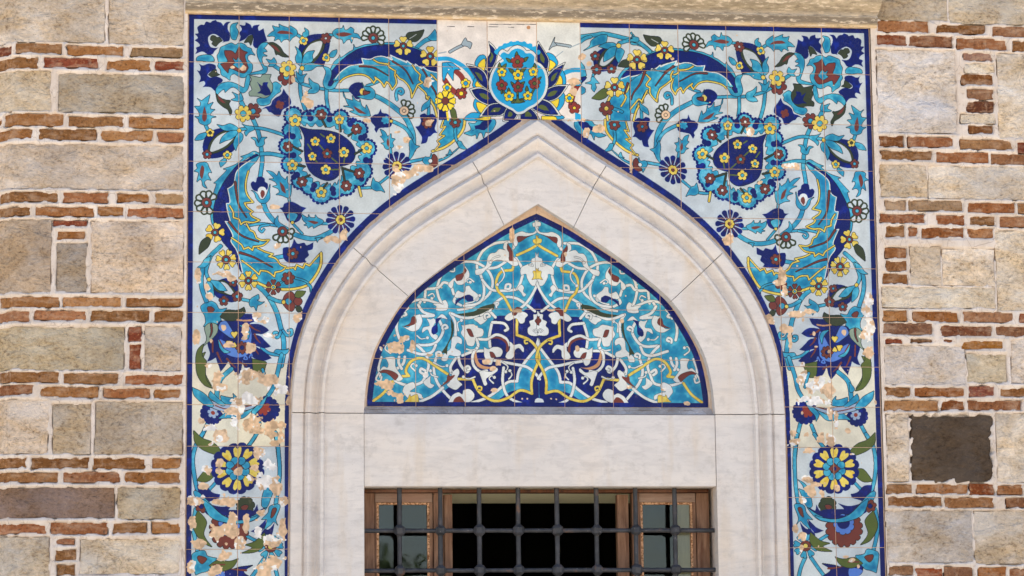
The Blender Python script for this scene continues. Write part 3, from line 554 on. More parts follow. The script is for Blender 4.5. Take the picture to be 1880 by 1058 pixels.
    blob('u','1455,355c 1480,370 1500,390 1560,380 1595,420 1590,460 1550,420 1510,440 1500,500 1460,530 1420,510 1430,470 1460,430'); F('u','R','1255,335c 1340,310 1420,340 1450,410 1440,460 1420,450c 1420,380 1350,330',None)
    blob('u','1160,650c 1200,640 1280,650 1330,610 1340,640 1290,680 1230,720 1240,770 1210,780 1180,700'); F('u','O','1130,440c 1115,520 1150,600 1230,625 1330,600c 1240,600 1160,560',None)
    blob('u','910,625c 890,660 950,620 970,660 950,720 995,770 980,790 930,825 850,780 880,740'); F('u','R','870,660c 880,690 925,680 910,710 850,760 770,805c 840,740 850,700',None)
    blob('u','860,950c 900,880 960,850 1000,870 1010,830 1070,820 1115,870 1100,920 1040,950'); F('u','R','905,948c 930,905 980,890 1025,948c',None)
    blob('u','800,500c 830,470 880,430 890,400 900,320 940,305 990,330 990,380 950,370 930,420 980,450 980,490 930,500 870,490 850,540 800,540'); F('u','G','885,130c 915,200 905,300 860,390 850,490c 830,470 790,470c 850,380 890,280',None)
    blob('u','650,130c 690,140 720,130 740,140 800,90 850,130 850,140c 790,130 740,170 710,220 700,260 760,300 740,340 690,300 660,240 610,270 620,220 680,200'); F('u','B','800,120c 740,140 740,190 705,220 700,270 720,290c 760,260 760,180',None)
    blob('u','590,90c 610,160 570,240 500,255 415,205c 470,220 520,170 535,110','430,210c 490,180 510,120 540,120 550,170 500,200')
    blob('u','250,510c 340,510 350,600 400,680 420,720 370,740 330,690 250,650 190,660 230,600 270,610 280,570','180,660c 240,630 330,650 375,690 345,735c 300,690 250,660'); S('u','w',18,'190,660 160,720 200,740 215,700')
    blob('u','690,690c 650,720 620,750 640,780 690,810 725,780 690,760'); S('u','w',26,'640,640 600,620 590,650 620,670')
    blob('u','440,780c 520,750 540,800 490,840 540,850 600,870 605,910 570,900 540,880 480,910 430,860 420,830'); F('u','Y','440,942c 470,910 490,870 500,890 560,870 575,942c')
    for x, y in ((830,220),(450,330),(1050,620),(430,95),(1240,110),(770,480)): S('u','w',22,'%d,%d %d,%d %d,%d %d,%d %d,%d' % (x-20,y+22,x-25,y-10,x+5,y-25,x+25,y,x+2,y+10))
    for fr, st, ww in (('s','1160,760 1120,730 1090,745 1100,770 1125,765',16),('s','1440,620 1470,680 1450,740 1400,790',18),('s','1420,500 1360,520 1330,560',16),('s','700,900 740,880 760,910 735,930',16),('s','1080,980 1160,960 1220,900',16),
                       ('u','300,470 250,430 265,390 300,400',16),('u','540,640 500,600 520,570 550,590',18),('u','720,560 800,600 850,590',16),('u','760,700 700,680 690,640',16),('u','960,250 950,180 990,150',16),('u','1040,430 1090,440 1140,420',16),('u','560,300 600,330 660,320',16),('u','1390,560 1440,600 1420,650',16),('u','1120,700 1060,720 1010,700',16),('u','1300,760 1260,720 1280,690 1310,705',16),('u','1450,720 1480,680 1460,640',16)):
        S(fr,'w',ww,st,w1=ww*.5)
        P = parse(st)[0][-1]; D(fr,'w',P[0],P[1],15)
    D('u','w',1755,945,36,None); F('u','B','1700,955c 1810,955c 1810,1010c 1700,1010c',None)
    for x in (1580,1630): D('u','C',x,912,9,None)
# ---------------------------------------------------------------- outlines of the arch in wall coordinates
def half_curve(L, R, Y, ax):
    l = np.array([at1(x, y, Y) for x, y in L]); r = np.array([at1(x, y, Y) for x, y in R])
    l[:, 0] = ax-l[:, 0]; r[:, 0] = r[:, 0]-ax
    def zx(c):
        o = np.argsort(-c[:, 1]); return c[o]
    l, r = zx(l), zx(r)
    zt = max(l[0, 1], r[0, 1]); zb = min(l[-1, 1], r[-1, 1])
    a = np.linspace(0, 1, 90); z = zt-(zt-zb)*a**1.25
    x = .5*(np.interp(-z, -l[:, 1], l[:, 0])+np.interp(-z, -r[:, 1], r[:, 0]))
    x[0] = 0.0
    for _ in range(6):
        x[1:-1] = .25*x[:-2]+.5*x[1:-1]+.25*x[2:] if False else x[1:-1]
    # gentle smoothing away from the apex
    xs = x.copy()
    for _ in range(14):
        xs[2:-1] = .25*xs[1:-2]+.5*xs[2:-1]+.25*xs[3:]
    return np.stack([xs, z], -1)

AX = 0.004
OUT_L = [(992,221),(920,268),(870,299.5),(820,326),(735,378),(690,413),(650,451),(617,492),(590,532),(567,577),(552,625),(543.6,668),(538.5,705),(535,757)]
OUT_R = [(992,221),(1050,262),(1115,303),(1180,343.5),(1237,380),(1287,421),(1320,456),(1350,496),(1384,550),(1408,600),(1425,645),(1435,685),(1440,765)]
TY_L = [(988,392),(927.7,416),(853.5,465),(813.7,490),(763,530),(735.6,563),(707,611),(686.5,654.5),(680.8,673),(672,744)]
TY_R = [(988,392),(1052,428.8),(1121,472),(1208,535.5),(1240,571),(1282,641),(1299.4,711),(1304,753.7)]
IN_L = [(989.5,375.7),(926,413),(851.7,462),(760,529),(733,560),(704,610),(683,652),(677,673),(668,745),(667,757)]
IN_R = [(989.5,375.7),(1052,417),(1143,479.5),(1231,553),(1241,564),(1290,641),(1309,711),(1311.5,762)]
TAX = at1(988, 392, .046)[0]*.5
CO = half_curve(OUT_L, OUT_R, -.03, AX)      # outer edge of the marble frame
CI = half_curve(IN_L, IN_R, -.006, AX)       # inner edge of the marble frame
CT = half_curve(TY_L, TY_R, .046, TAX)       # edge of the lunette tiles
CO[-1, 1] = CI[-1, 1] = at1(988, 760, -.02)[1]
def off(c, d):
    """offset a half curve outward (away from the axis) by d"""
    t = np.gradient(c, axis=0); t[0] = c[1]-c[0]; t[-1] = (0, -1); t /= np.linalg.norm(t, axis=1)[:, None]
    n = np.stack([-t[:, 1], t[:, 0]], -1)
    dd = d if not isinstance(d, tuple) else (d[0]+(d[1]-d[0])*np.linspace(0, 1, len(c)))[:, None]
    q = c+n*dd
    # keep the mitre on the axis
    s = -q[0, 0]/t[0, 0]; q[0] = q[0]+t[0]*s if t[0, 0] > 1e-6 else q[0]
    keep = q[:, 0] >= -1e-9; q = q[keep]
    return q

def band_mask(c0, c1, ax, jx0=None, jx1=None, zb=None):
    pts = [(ax+x, z) for x, z in c0]
    return pts

def fill_world(poly, col):
    Q = np.stack([(poly[:, 0]-AX0)*TX, (poly[:, 1]-AZ0)*TX], -1)
    m, x0, y0 = polymask(Q); put(m, x0, y0, PAL[col])

ROWZ = [3.5945] + [3.39300771, 3.19144066, 2.98996526, 2.78760492, 2.58569982, 2.3850107, 2.18330665, 2.02017361, 1.85723408, 1.6560576, 1.45526108] + [1.2540, 1.0525, .851]
ZTOP = .5*(at1(346, 28)[1]+at1(1595, 51)[1])
INS0, INS1 = at1(803, 130)[0], at1(1066, 130)[0]
INSZ = at1(935, 219)[1]

def rng_noise(h, w, cell, seed):
    r = np.random.RandomState(seed); gh, gw = h//cell+3, w//cell+3
    g = r.rand(gh, gw)
    yy = np.arange(h)/cell; xx = np.arange(w)/cell
    y0 = yy.astype(int); x0 = xx.astype(int); fy = yy-y0; fx = xx-x0
    fy = fy*fy*(3-2*fy); fx = fx*fx*(3-2*fx)
    A = g[y0][:, x0]; Bq = g[y0][:, x0+1]; C = g[y0+1][:, x0]; Dq = g[y0+1][:, x0+1]
    return (A*(1-fx)+Bq*fx)*(1-fy)[:, None]+(C*(1-fx)+Dq*fx)*fy[:, None]

CHIPS = [ # px x, y, rx, ry, kind (clay / plaster / mixed)
 (427,124,6,4,'C'),(446,127,10,6,'C'),(537,147,5,9,'C'),(565,184,12,18,'C'),(786,151,11,12,'M'),(785,228,10,10,'C'),(672,222,14,6,'C'),(727,243,9,5,'C'),(744,256,9,7,'C'),(733,271,8,5,'C'),
 (739,322,24,17,'C'),(776,311,32,8,'C'),(727,342,13,13,'M'),(757,318,14,10,'C'),(477,381,8,6,'C'),(503,381,9,5,'C'),(609,439,15,9,'C'),(631,431,13,15,'C'),(405,503,20,7,'M'),(425,512,10,6,'C'),(510,452,7,6,'C'),(364,508,8,16,'M'),(383,543,7,7,'C'),(380,528,6,8,'C'),
 (488,588,20,15,'M'),(545,586,12,12,'C'),(492,616,12,8,'M'),(449,607,9,16,'C'),(361,619,9,15,'C'),(462,640,10,12,'C'),(420,632,10,6,'C'),(475,580,10,8,'C'),
 (398,695,13,20,'C'),(405,710,14,9,'C'),(380,672,10,6,'M'),(450,690,24,20,'M'),(497,696,28,13,'C'),(458,733,32,14,'P'),(512,716,18,14,'P'),(529,738,7,9,'C'),(440,745,16,20,'P'),(386,787,18,8,'P'),(432,776,15,18,'P'),(403,803,24,16,'C'),(402,806,9,10,'P'),(459,780,24,20,'C'),(470,790,18,10,'M'),(500,789,16,20,'C'),(516,795,8,26,'C'),(503,815,14,7,'M'),(367,772,9,7,'C'),(424,757,16,8,'C'),
 (376,863,10,11,'C'),(474,834,13,15,'C'),(491,856,15,15,'P'),(488,886,22,18,'P'),(505,892,13,20,'C'),(415,922,22,9,'C'),(359,920,17,11,'M'),(352,960,8,12,'C'),(403,978,30,14,'C'),(428,965,11,26,'C'),(366,997,17,13,'C'),(500,993,22,13,'M'),(472,975,10,16,'P'),(519,968,8,22,'C'),(411,1020,14,12,'C'),(502,1034,20,18,'C'),(486,1049,16,14,'C'),(442,1000,16,14,'C'),(372,893,10,8,'C'),(452,960,8,18,'C'),(480,940,10,8,'M'),(350,1040,8,16,'C'),(400,1050,20,12,'C'),
 (404,868,9,9,'C'),(404,852,8,8,'C'),(468,860,9,9,'C'),(460,878,9,8,'P'),(520,920,10,10,'C'),(438,866,8,8,'M'),
 (1376,240,11,12,'C'),(1453,306,18,8,'C'),(1336,440,12,12,'C'),(1437,508,8,16,'C'),(1441,535,7,14,'C'),(1430,520,12,6,'C'),(1462,577,20,7,'C'),(1486,571,14,7,'C'),(1594,551,9,24,'M'),(1592,577,13,16,'M'),(1596,602,11,22,'M'),(1592,616,14,15,'C'),(1596,646,12,12,'C'),(1413,588,9,12,'C'),(1449,606,16,9,'C'),(1440,605,10,12,'C'),(1450,622,6,20,'C'),
 (1476,685,12,16,'P'),(1498,708,20,18,'M'),(1520,720,11,18,'C'),(1497,737,30,11,'P'),(1468,700,8,10,'C'),(1524,764,7,14,'C'),(1534,772,6,17,'P'),(1457,796,12,10,'C'),(1524,806,9,14,'P'),(1456,812,12,8,'P'),(1481,826,16,7,'C'),(1505,806,9,12,'C'),(1480,797,9,8,'C'),
 (1479,826,12,8,'C'),(1481,880,12,10,'M'),(1487,901,14,12,'C'),(1474,918,8,7,'M'),(1460,968,7,14,'M'),(1472,984,10,9,'C'),(1510,905,8,8,'C'),(1500,890,16,6,'C'),(1470,1010,6,10,'C'),(1535,895,8,8,'C'),
 (1235,108,6,6,'C'),(1070,105,8,7,'C'),(1080,118,6,6,'C'),(1056,150,12,10,'C'),(1060,222,22,6,'C'),(1075,245,10,14,'C'),(1158,300,4,26,'C'),(1100,238,14,8,'C'),(1395,335,6,5,'C'),
]
CHIPT = [(726,640,28,18,'C'),(755,636,8,18,'C'),(738,622,14,10,'C'),(709,706,18,11,'C'),(725,727,20,12,'C'),(735,737,10,10,'C'),(786,652,8,4,'C'),(894,664,10,5,'C'),(915,668,9,8,'C'),(905,678,10,6,'C'),(781,689,6,6,'N'),(940,434,5,14,'C'),(811,653,9,5,'C'),(908,717,8,6,'C'),(1258,740,10,6,'C'),(1218,715,8,4,'C'),(1038,467,4,8,'C'),(1060,640,4,6,'C'),(875,600,4,4,'C'),(1142,590,4,4,'C'),(1155,711,6,4,'C'),(1010,570,10,3,'C'),(950,572,12,3,'C')]

def finish_art():
    H, W = AH, AW
    Xg = AX0+(np.arange(W)+.5)/TX; Zg = AZ0+(np.arange(H)+.5)/TX
    # cobalt borders: sides, top, along the arch and round the lunette
    iz = Zg[:, None]; ix = Xg[None, :]
    side = (np.abs(ix) > XL-.0215) & (np.abs(ix) < XL+.02)
    top = (iz > ZTOP-.0205) & (iz < ZTOP+.05) & ((ix < INS0) | (ix > INS1))
    CV[(side & (iz > 0)) | top] = PAL['B']
    bo, bi = off(CO, (.066, .027)), off(CO, (.030, .004))
    for sgn in (-1, 1):
        def wl(c): return np.stack([AX+sgn*c[:, 0], c[:, 1]], -1)
        jo = np.array([[AX+sgn*(bo[-1, 0]), AZ0-.1]]); ji = np.array([[AX+sgn*(bi[-1, 0]), AZ0-.1]])
        poly = np.vstack([wl(bo), jo, ji, wl(bi)[::-1]])
        poly[:, 1] = np.minimum(poly[:, 1], INSZ) if False else poly[:, 1]
        m, x0, y0 = polymask(np.stack([(poly[:, 0]-AX0)*TX, (poly[:, 1]-AZ0)*TX], -1))
        lim = int((INSZ-AZ0)*TX)-y0
        if lim < m.shape[0]: m[max(lim, 0):] = False
        put(m, x0, y0, PAL['B'])
        ti = off(CT, -.024); b0 = CT[-1, 1]
        zb = at1(988, 748, .046)[1]
        wt = lambda c: np.stack([TAX+sgn*c[:, 0], c[:, 1]], -1)
        q0, q1 = off(CT, .03), ti
        poly = np.vstack([wt(q0), [[TAX+sgn*q0[-1, 0], zb-.05]], [[TAX+sgn*q1[-1, 0], zb-.05]], wt(q1)[::-1]])
        fill_world(poly, 'B')
    zb = at1(988, 748, .046)[1]
    fill_world(np.array([[-.72, zb-.04], [.74, zb-.04], [.74, zb+.019], [-.72, zb+.019]]), 'B')
    # glaze to colour
    n1 = rng_noise(H, W, 26, 1); n2 = rng_noise(H, W, 9, 2); n3 = rng_noise(H, W, 90, 3); n4 = rng_noise(H, W, 4, 4)
    col = PALV[CV].astype(np.float32)
    isT = (CV == PAL['T']); isB = (CV == PAL['B']); ist = CV == PAL['t']
    mt = (.55*n1+.45*n2)
    kT = np.clip((mt-.52)*2.6, -1, 1)[..., None]
    lightT = np.array([96,184,206])/255.; darkT = np.array([8,108,158])/255.
    cT = col+np.where(kT > 0, (lightT-col)*kT*.8, (col-darkT)*kT*.8)
    col = np.where((isT | ist)[..., None], cT, col)
    bright = np.array([10,44,160])/255.
    kB = np.clip((mt-.55)*3, 0, 1)[..., None]*.55
    col = np.where(isB[..., None], col+(bright-col)*kB, col)
    # pigment thins towards the edge of each turquoise leaf and gathers in its middle
    tl = (isT | ist).astype(np.float32)
    for _ in range(2):
        for ax in (0, 1):
            c = np.cumsum(tl, axis=ax); k = 8
            tl = (np.roll(c, -k, ax)-np.roll(c, k, ax))/(2*k)
    kt = np.clip((.9-tl)/.4, 0, 1)[..., None]*.26; ki = np.clip((tl-.9)/.1, 0, 1)[..., None]*.34
    col = np.where((isT | ist)[..., None], col+(np.array([126,202,220])/255.-col)*kt+(np.array([10,112,164])/255.-col)*ki, col)
    ye = (CV == PAL['Y'])[..., None]; col = np.where(ye, col+(np.array([206,162,40])/255.-col)*np.clip((n2-.5)*1.6, 0, .6)[..., None], col)
    col *= (1+(.10*(n1-.5)+.07*(n3-.5)+.05*(n4-.5)))[..., None]
    # cobalt bleeding softly into the white glaze beside it
    bl = isB.astype(np.float32)
    for _ in range(2):
        for ax in (0, 1):
            c = np.cumsum(bl, axis=ax); k = 7
            bl = (np.roll(c, -k, ax)-np.roll(c, k, ax))/(2*k)
    bl = np.clip(bl, 0, 1)
    wm = (CV == PAL['W'])
    col = np.where(wm[..., None], col+(np.array([110,150,205])/255.-col)*(bl*.28)[..., None], col)
    # chipped glaze
    glaze = np.ones((H, W), np.float32)
    f1 = rng_noise(H, W, 6, 11)*.2+rng_noise(H, W, 12, 15)*.25+rng_noise(H, W, 24, 12)*.55
    f2 = rng_noise(H, W, 24, 13)*.75+rng_noise(H, W, 6, 14)*.25
    def chip(lst, Y, sx):
        for x, y, rx, ry, kd in lst:
            X, Z = at1(x, y, Y); cx, cy = (X-AX0)*TX, (Z-AZ0)*TX; kx, ky = rx*TX/460*.9, ry*TX/460*.9
            x0, x1 = max(0, int(cx-kx*1.5)), min(W, int(cx+kx*1.5)+1); y0, y1 = max(0, int(cy-ky*1.5)), min(H, int(cy+ky*1.5)+1)
            if x1 <= x0 or y1 <= y0: continue
            xx = (np.arange(x0, x1)-cx)/kx; yy = (np.arange(y0, y1)-cy)/ky
            d = np.sqrt(xx[None, :]**2+yy[:, None]**2)
            if kd == 'N':
                m = d < 1
            else: m = d+(f1[y0:y1, x0:x1]-.5)*1.9 < .86
            pc = PALV[PAL['C']]; pp = PALV[PAL['P']]
            if kd == 'C': mix = np.where(f2[y0:y1, x0:x1] > .74, 1., 0.)
            elif kd in 'PN': mix = np.where(f2[y0:y1, x0:x1] > .36, 1., 0.)
            else: mix = np.where(f2[y0:y1, x0:x1] > .5, 1., 0.)
            tint = 1+.22*(n2[y0:y1, x0:x1]-.5)[..., None]-.12*(f2[y0:y1, x0:x1] < .3)[..., None]
            c = (pc+(pp-pc)*mix[..., None])*tint
            sub = col[y0:y1, x0:x1]; sub[m] = c[m]; glaze[y0:y1, x0:x1][m] = 0
    chip(CHIPS, 0.0, 1); chip(CHIPT, .046, 1)
    # scattered pin-holes and tiny losses
    r = np.random.RandomState(5)
    tiny = [(float(r.uniform(360,1600)), float(r.uniform(45,1050)), float(r.uniform(.8,2.2)), float(r.uniform(.8,2.2)), 'C') for _ in range(110)]
    low = [(float(r.choice([r.uniform(355,525), r.uniform(1455,1610)])), float(r.uniform(560,1050)), float(r.uniform(2,6)), float(r.uniform(2,6)), 'C') for _ in range(28)]
    chip(tiny, 0.0, 1); chip(low, 0.0, 1)
    return np.clip(col, 0, 1), glaze

def reset_outside():
    """white glaze again everywhere outside the lunette"""
    H, W = AH, AW
    Zg = AZ0+(np.arange(H)+.5)/TX; half = np.interp(-Zg, -CI[:, 1], CI[:, 0], left=-1, right=CI[-1, 0])
    Xg = AX0+(np.arange(W)+.5)/TX
    out = (np.abs(Xg[None, :]-AX) > half[:, None]+.02) & (Zg[:, None] > 1.9)
    CV[out] = PAL['W']
    c0 = int((ROWZ[9]-AZ0)*TX); c1 = int((ROWZ[7]-AZ0)*TX); sub = CV[c0:c1]; sub[out[c0:c1]] = PAL['m']

def make_art():
    CV[:] = PAL['W']
    # cream tiles in two courses low on each side
    c0 = int((ROWZ[9]-AZ0)*TX); c1 = int((ROWZ[7]-AZ0)*TX); CV[c0:c1] = PAL['m']
    global OLW
    draw_tympanum(); OLW = 2; reset_outside(); draw_spandrel(); draw_columns(); draw_right_extra(); draw_centre()
    MIR[0] = 0
    return finish_art()
# ======================================================================================
# materials
# ======================================================================================
def s2l(c):
    c = np.asarray(c, float)/255.0
    return tuple(np.where(c <= .04045, c/12.92, ((c+.055)/1.055)**2.4))
def rgba(c): return (*s2l(c), 1.0)

class NT:
    def __init__(s, name):
        s.m = bpy.data.materials.new(name); s.m.use_nodes = True; s.t = s.m.node_tree; s.n = s.t.nodes; s.l = s.t.links
        s.b = s.n['Principled BSDF']
        s.co = s.n.new('ShaderNodeTexCoord').outputs['Object']
        s.geo = s.n.new('ShaderNodeNewGeometry').outputs['Position']
    def mapv(s, sc, src=None):
        n = s.n.new('ShaderNodeMapping'); n.inputs['Scale'].default_value = sc; s.l.new(src or s.geo, n.inputs['Vector']); return n.outputs[0]
    def noise(s, scale, det=4, rough=.55, vec=None, dist=0.0):
        n = s.n.new('ShaderNodeTexNoise'); n.inputs['Scale'].default_value = scale; n.inputs['Detail'].default_value = det
        n.inputs['Roughness'].default_value = rough; n.inputs['Distortion'].default_value = dist
        s.l.new(vec or s.geo, n.inputs['Vector']); return n.outputs['Fac']
    def voro(s, scale, vec=None, feat='F1'):
        n = s.n.new('ShaderNodeTexVoronoi'); n.feature = feat; n.inputs['Scale'].default_value = scale; s.l.new(vec or s.geo, n.inputs['Vector']); return n.outputs['Distance']
    def ramp(s, f, stops):
        n = s.n.new('ShaderNodeValToRGB'); e = n.color_ramp.elements
        while len(e) < len(stops): e.new(.5)
        for k, (p, c) in enumerate(stops):
            e[k].position = p; e[k].color = c if len(c) == 4 else (*c, 1)
        s.l.new(f, n.inputs[0]); return n.outputs[0]
    def g(s, f, a, b):
        k, w = (0, 0, 0, 1), (1, 1, 1, 1)
        return s.ramp(f, [(a, k), (b, w)] if a < b else [(b, w), (a, k)])
    def mix(s, f, a, b, mode='MIX'):
        n = s.n.new('ShaderNodeMix'); n.data_type = 'RGBA'; n.blend_type = mode
        if isinstance(f, float): n.inputs[0].default_value = f
        else: s.l.new(f, n.inputs[0])
        for k, v in ((6, a), (7, b)):
            if isinstance(v, tuple): n.inputs[k].default_value = v if len(v) == 4 else (*v, 1)
            else: s.l.new(v, n.inputs[k])
        return n.outputs[2]
    def math(s, op, a, b):
        n = s.n.new('ShaderNodeMath'); n.operation = op
        for k, v in ((0, a), (1, b)):
            if isinstance(v, (int, float)): n.inputs[k].default_value = v
            else: s.l.new(v, n.inputs[k])
        return n.outputs[0]
    def bump(s, h, st, dist=.01, prev=None):
        n = s.n.new('ShaderNodeBump'); n.inputs['Strength'].default_value = st; n.inputs['Distance'].default_value = dist
        s.l.new(h, n.inputs['Height'])
        if prev: s.l.new(prev, n.inputs['Normal'])
        return n.outputs[0]
    def out(s, col=None, rough=.8, nrm=None, spec=.4):
        if col is not None:
            if isinstance(col, tuple): s.b.inputs['Base Color'].default_value = col if len(col) == 4 else (*col, 1)
            else: s.l.new(col, s.b.inputs['Base Color'])
        if isinstance(rough, float): s.b.inputs['Roughness'].default_value = rough
        else: s.l.new(rough, s.b.inputs['Roughness'])
        if nrm: s.l.new(nrm, s.b.inputs['Normal'])
        s.b.inputs['Specular IOR Level'].default_value = spec
        return s.m
    def objcol(s):
        n = s.n.new('ShaderNodeObjectInfo'); return n.outputs['Color'], n.outputs['Random']

def m_stone():
    t = NT('stone'); oc, rnd = t.objcol()
    off = t.n.new('ShaderNodeVectorMath'); off.operation = 'ADD'; t.l.new(t.geo, off.inputs[0])
    comb = t.n.new('ShaderNodeCombineXYZ'); m = t.math('MULTIPLY', rnd, 37.0)
    for k in range(3): t.l.new(m, comb.inputs[k])
    t.l.new(comb.outputs[0], off.inputs[1]); v = off.outputs[0]
    bed = t.mapv((1, 1, 1.5), v)
    n1 = t.noise(5, 5, .6, bed, .6); n2 = t.noise(58, 6, .72, bed, .4); n3 = t.noise(190, 3, .6, v); n4 = t.noise(2.2, 3, .5, v)
    c = t.mix(t.g(n1, .38, .66), oc, t.mix(1.0, oc, rgba((236, 220, 194)), 'MULTIPLY'))
    c = t.mix(t.math('MULTIPLY', t.g(n4, .48, .64), .8), c, t.mix(1.0, c, rgba((220, 222, 228)), 'MULTIPLY'))
    c = t.mix(t.g(t.noise(4.5, 4, .6, bed), .54, .66), c, t.mix(.22, c, c, 'ADD'))
    c = t.mix(t.math('MULTIPLY', t.g(n2, .52, .66), .8), c, t.mix(.3, c, c, 'ADD'))
    c = t.mix(t.math('MULTIPLY', t.math('MULTIPLY', t.g(n2, .49, .34), t.g(n1, .36, .6)), .85), c, t.mix(1.0, c, rgba((160, 148, 138)), 'MULTIPLY'))
    wv = t.n.new('ShaderNodeVectorMath'); wv.operation = 'ADD'; t.l.new(v, wv.inputs[0]); ns = t.n.new('ShaderNodeTexNoise'); ns.inputs['Scale'].default_value = 14; t.l.new(v, ns.inputs['Vector'])
    sc_ = t.n.new('ShaderNodeVectorMath'); sc_.operation = 'SCALE'; sc_.inputs['Scale'].default_value = .09; t.l.new(ns.outputs['Color'], sc_.inputs[0]); t.l.new(sc_.outputs[0], wv.inputs[1])
    crk = t.math('MULTIPLY', t.g(t.voro(4.5, wv.outputs[0], 'DISTANCE_TO_EDGE'), .012, .003), t.g(t.noise(2.6, 2, .5, v), .58, .64)); c = t.mix(t.math('MULTIPLY', crk, .3), c, rgba((100, 86, 74)))
    pits = t.g(t.voro(70, v), .13, .06); pm = t.g(t.noise(9, 2, .5, v), .5, .62)
    pf = t.math('MULTIPLY', pits, pm)
    c = t.mix(t.math('MULTIPLY', pf, .75), c, rgba((72, 60, 50)))
    h = t.math('ADD', t.math('MULTIPLY', n2, .8), t.math('MULTIPLY', n3, .35)); h = t.math('SUBTRACT', h, t.math('MULTIPLY', pf, .5))
    return t.out(c, .9, t.bump(h, .9, .009, t.bump(t.noise(13, 4, .6, bed, .5), 1.0, .03)), .2)

def m_brick():
    t = NT('brick'); oc, rnd = t.objcol()
    n1 = t.noise(14, 4, .6); n2 = t.noise(85, 5, .65); n3 = t.noise(30, 3, .6, t.mapv((1, 1, .5)))
    c = t.mix(t.g(n1, .35, .68), oc, t.mix(1.0, oc, rgba((222, 208, 196)), 'MULTIPLY'))
    c = t.mix(t.math('MULTIPLY', t.g(n2, .46, .30), .85), c, rgba((66, 42, 28)))
    c = t.mix(t.math('MULTIPLY', t.g(n2, .55, .70), .6), c, rgba((198, 150, 104)))
    c = t.mix(t.math('MULTIPLY', t.g(n3, .60, .72), .35), c, rgba((206, 178, 152)))
    dst = t.noise(22, 4, .65, t.mapv((.6, 1, 1.6))); c = t.mix(t.math('MULTIPLY', t.g(dst, .48, .66), .42), c, rgba((204, 172, 144)))
    h = t.math('ADD', n2, t.math('MULTIPLY', n1, .8))
    return t.out(c, .92, t.bump(h, .9, .009), .15)

def m_mortar(name='mortar', base=(232, 220, 211), dark=(208, 191, 176)):
    t = NT(name)
    n1 = t.noise(7, 4, .6); n2 = t.noise(60, 5, .65); n3 = t.noise(300, 2, .5)
    c = t.mix(t.g(n1, .35, .7), rgba(dark), rgba(base))
    c = t.mix(t.math('MULTIPLY', t.g(n2, .44, .28), .5), c, rgba((168, 138, 112)))
    c = t.mix(t.math('MULTIPLY', t.g(n2, .58, .72), .5), c, rgba((238, 224, 212)))
    crk = t.g(t.voro(16, t.mapv((1, 1, .35)), 'DISTANCE_TO_EDGE'), .012, .002)
    c = t.mix(t.math('MULTIPLY', crk, .45), c, rgba((120, 96, 80)))
    return t.out(c, .95, t.bump(t.math('ADD', n2, t.math('MULTIPLY', n3, .3)), .6, .006), .2)

def m_marble():
    t = NT('marble'); oc, rnd = t.objcol()
    v = t.mapv((1, 1, 1))
    rot = t.n.new('ShaderNodeMapping'); rot.inputs['Rotation'].default_value = (0, .5, 0); rot.inputs['Scale'].default_value = (1, 1, 3.2); t.l.new(t.geo, rot.inputs['Vector'])
    n1 = t.noise(3.2, 5, .6, rot.outputs[0], .8); n2 = t.noise(16, 6, .62, rot.outputs[0], .6); n3 = t.noise(160, 4, .6); n4 = t.noise(1.8, 3, .5)
    c = t.mix(t.g(n1, .35, .68), rgba((221, 213, 207)), rgba((207, 201, 198)))
    c = t.mix(t.math('MULTIPLY', t.g(n2, .48, .70), .55), c, rgba((188, 181, 178)))
    c = t.mix(t.math('MULTIPLY', t.g(n4, .52, .70), .5), c, rgba((218, 199, 178)))
    c = t.mix(t.math('MULTIPLY', t.g(n3, .62, .72), .35), c, rgba((160, 146, 132)))
    spk = t.g(t.voro(34), .055, .03); c = t.mix(t.math('MULTIPLY', spk, t.math('MULTIPLY', t.g(t.noise(6, 2, .5), .56, .66), .5)), c, rgba((120, 96, 78)))
    dg = t.n.new('ShaderNodeMapping'); dg.inputs['Rotation'].default_value = (0, -.75, 0); dg.inputs['Scale'].default_value = (1, 1, 5); t.l.new(t.geo, dg.inputs['Vector'])
    vn = t.noise(1.7, 6, .62, dg.outputs[0], .7); vm = t.math('MULTIPLY', t.g(vn, .46, .5), t.g(vn, .55, .51)); c = t.mix(t.math('MULTIPLY', t.math('MULTIPLY', vm, t.g(n4, .44, .62)), .28), c, rgba((182, 178, 178)))
    st = t.noise(5, 4, .6, t.mapv((3.2, 3.2, .45))); c = t.mix(t.math('MULTIPLY', t.g(st, .54, .72), .30), c, rgba((200, 178, 150)))
    gr = t.noise(11, 5, .7); c = t.mix(t.math('MULTIPLY', t.g(gr, .56, .70), .45), c, rgba((172, 164, 158)))
    h = t.math('ADD', t.math('MULTIPLY', n3, .5), t.noise(60, 3, .6, rot.outputs[0]))
    return t.out(c, .62, t.bump(h, .22, .004), .35)

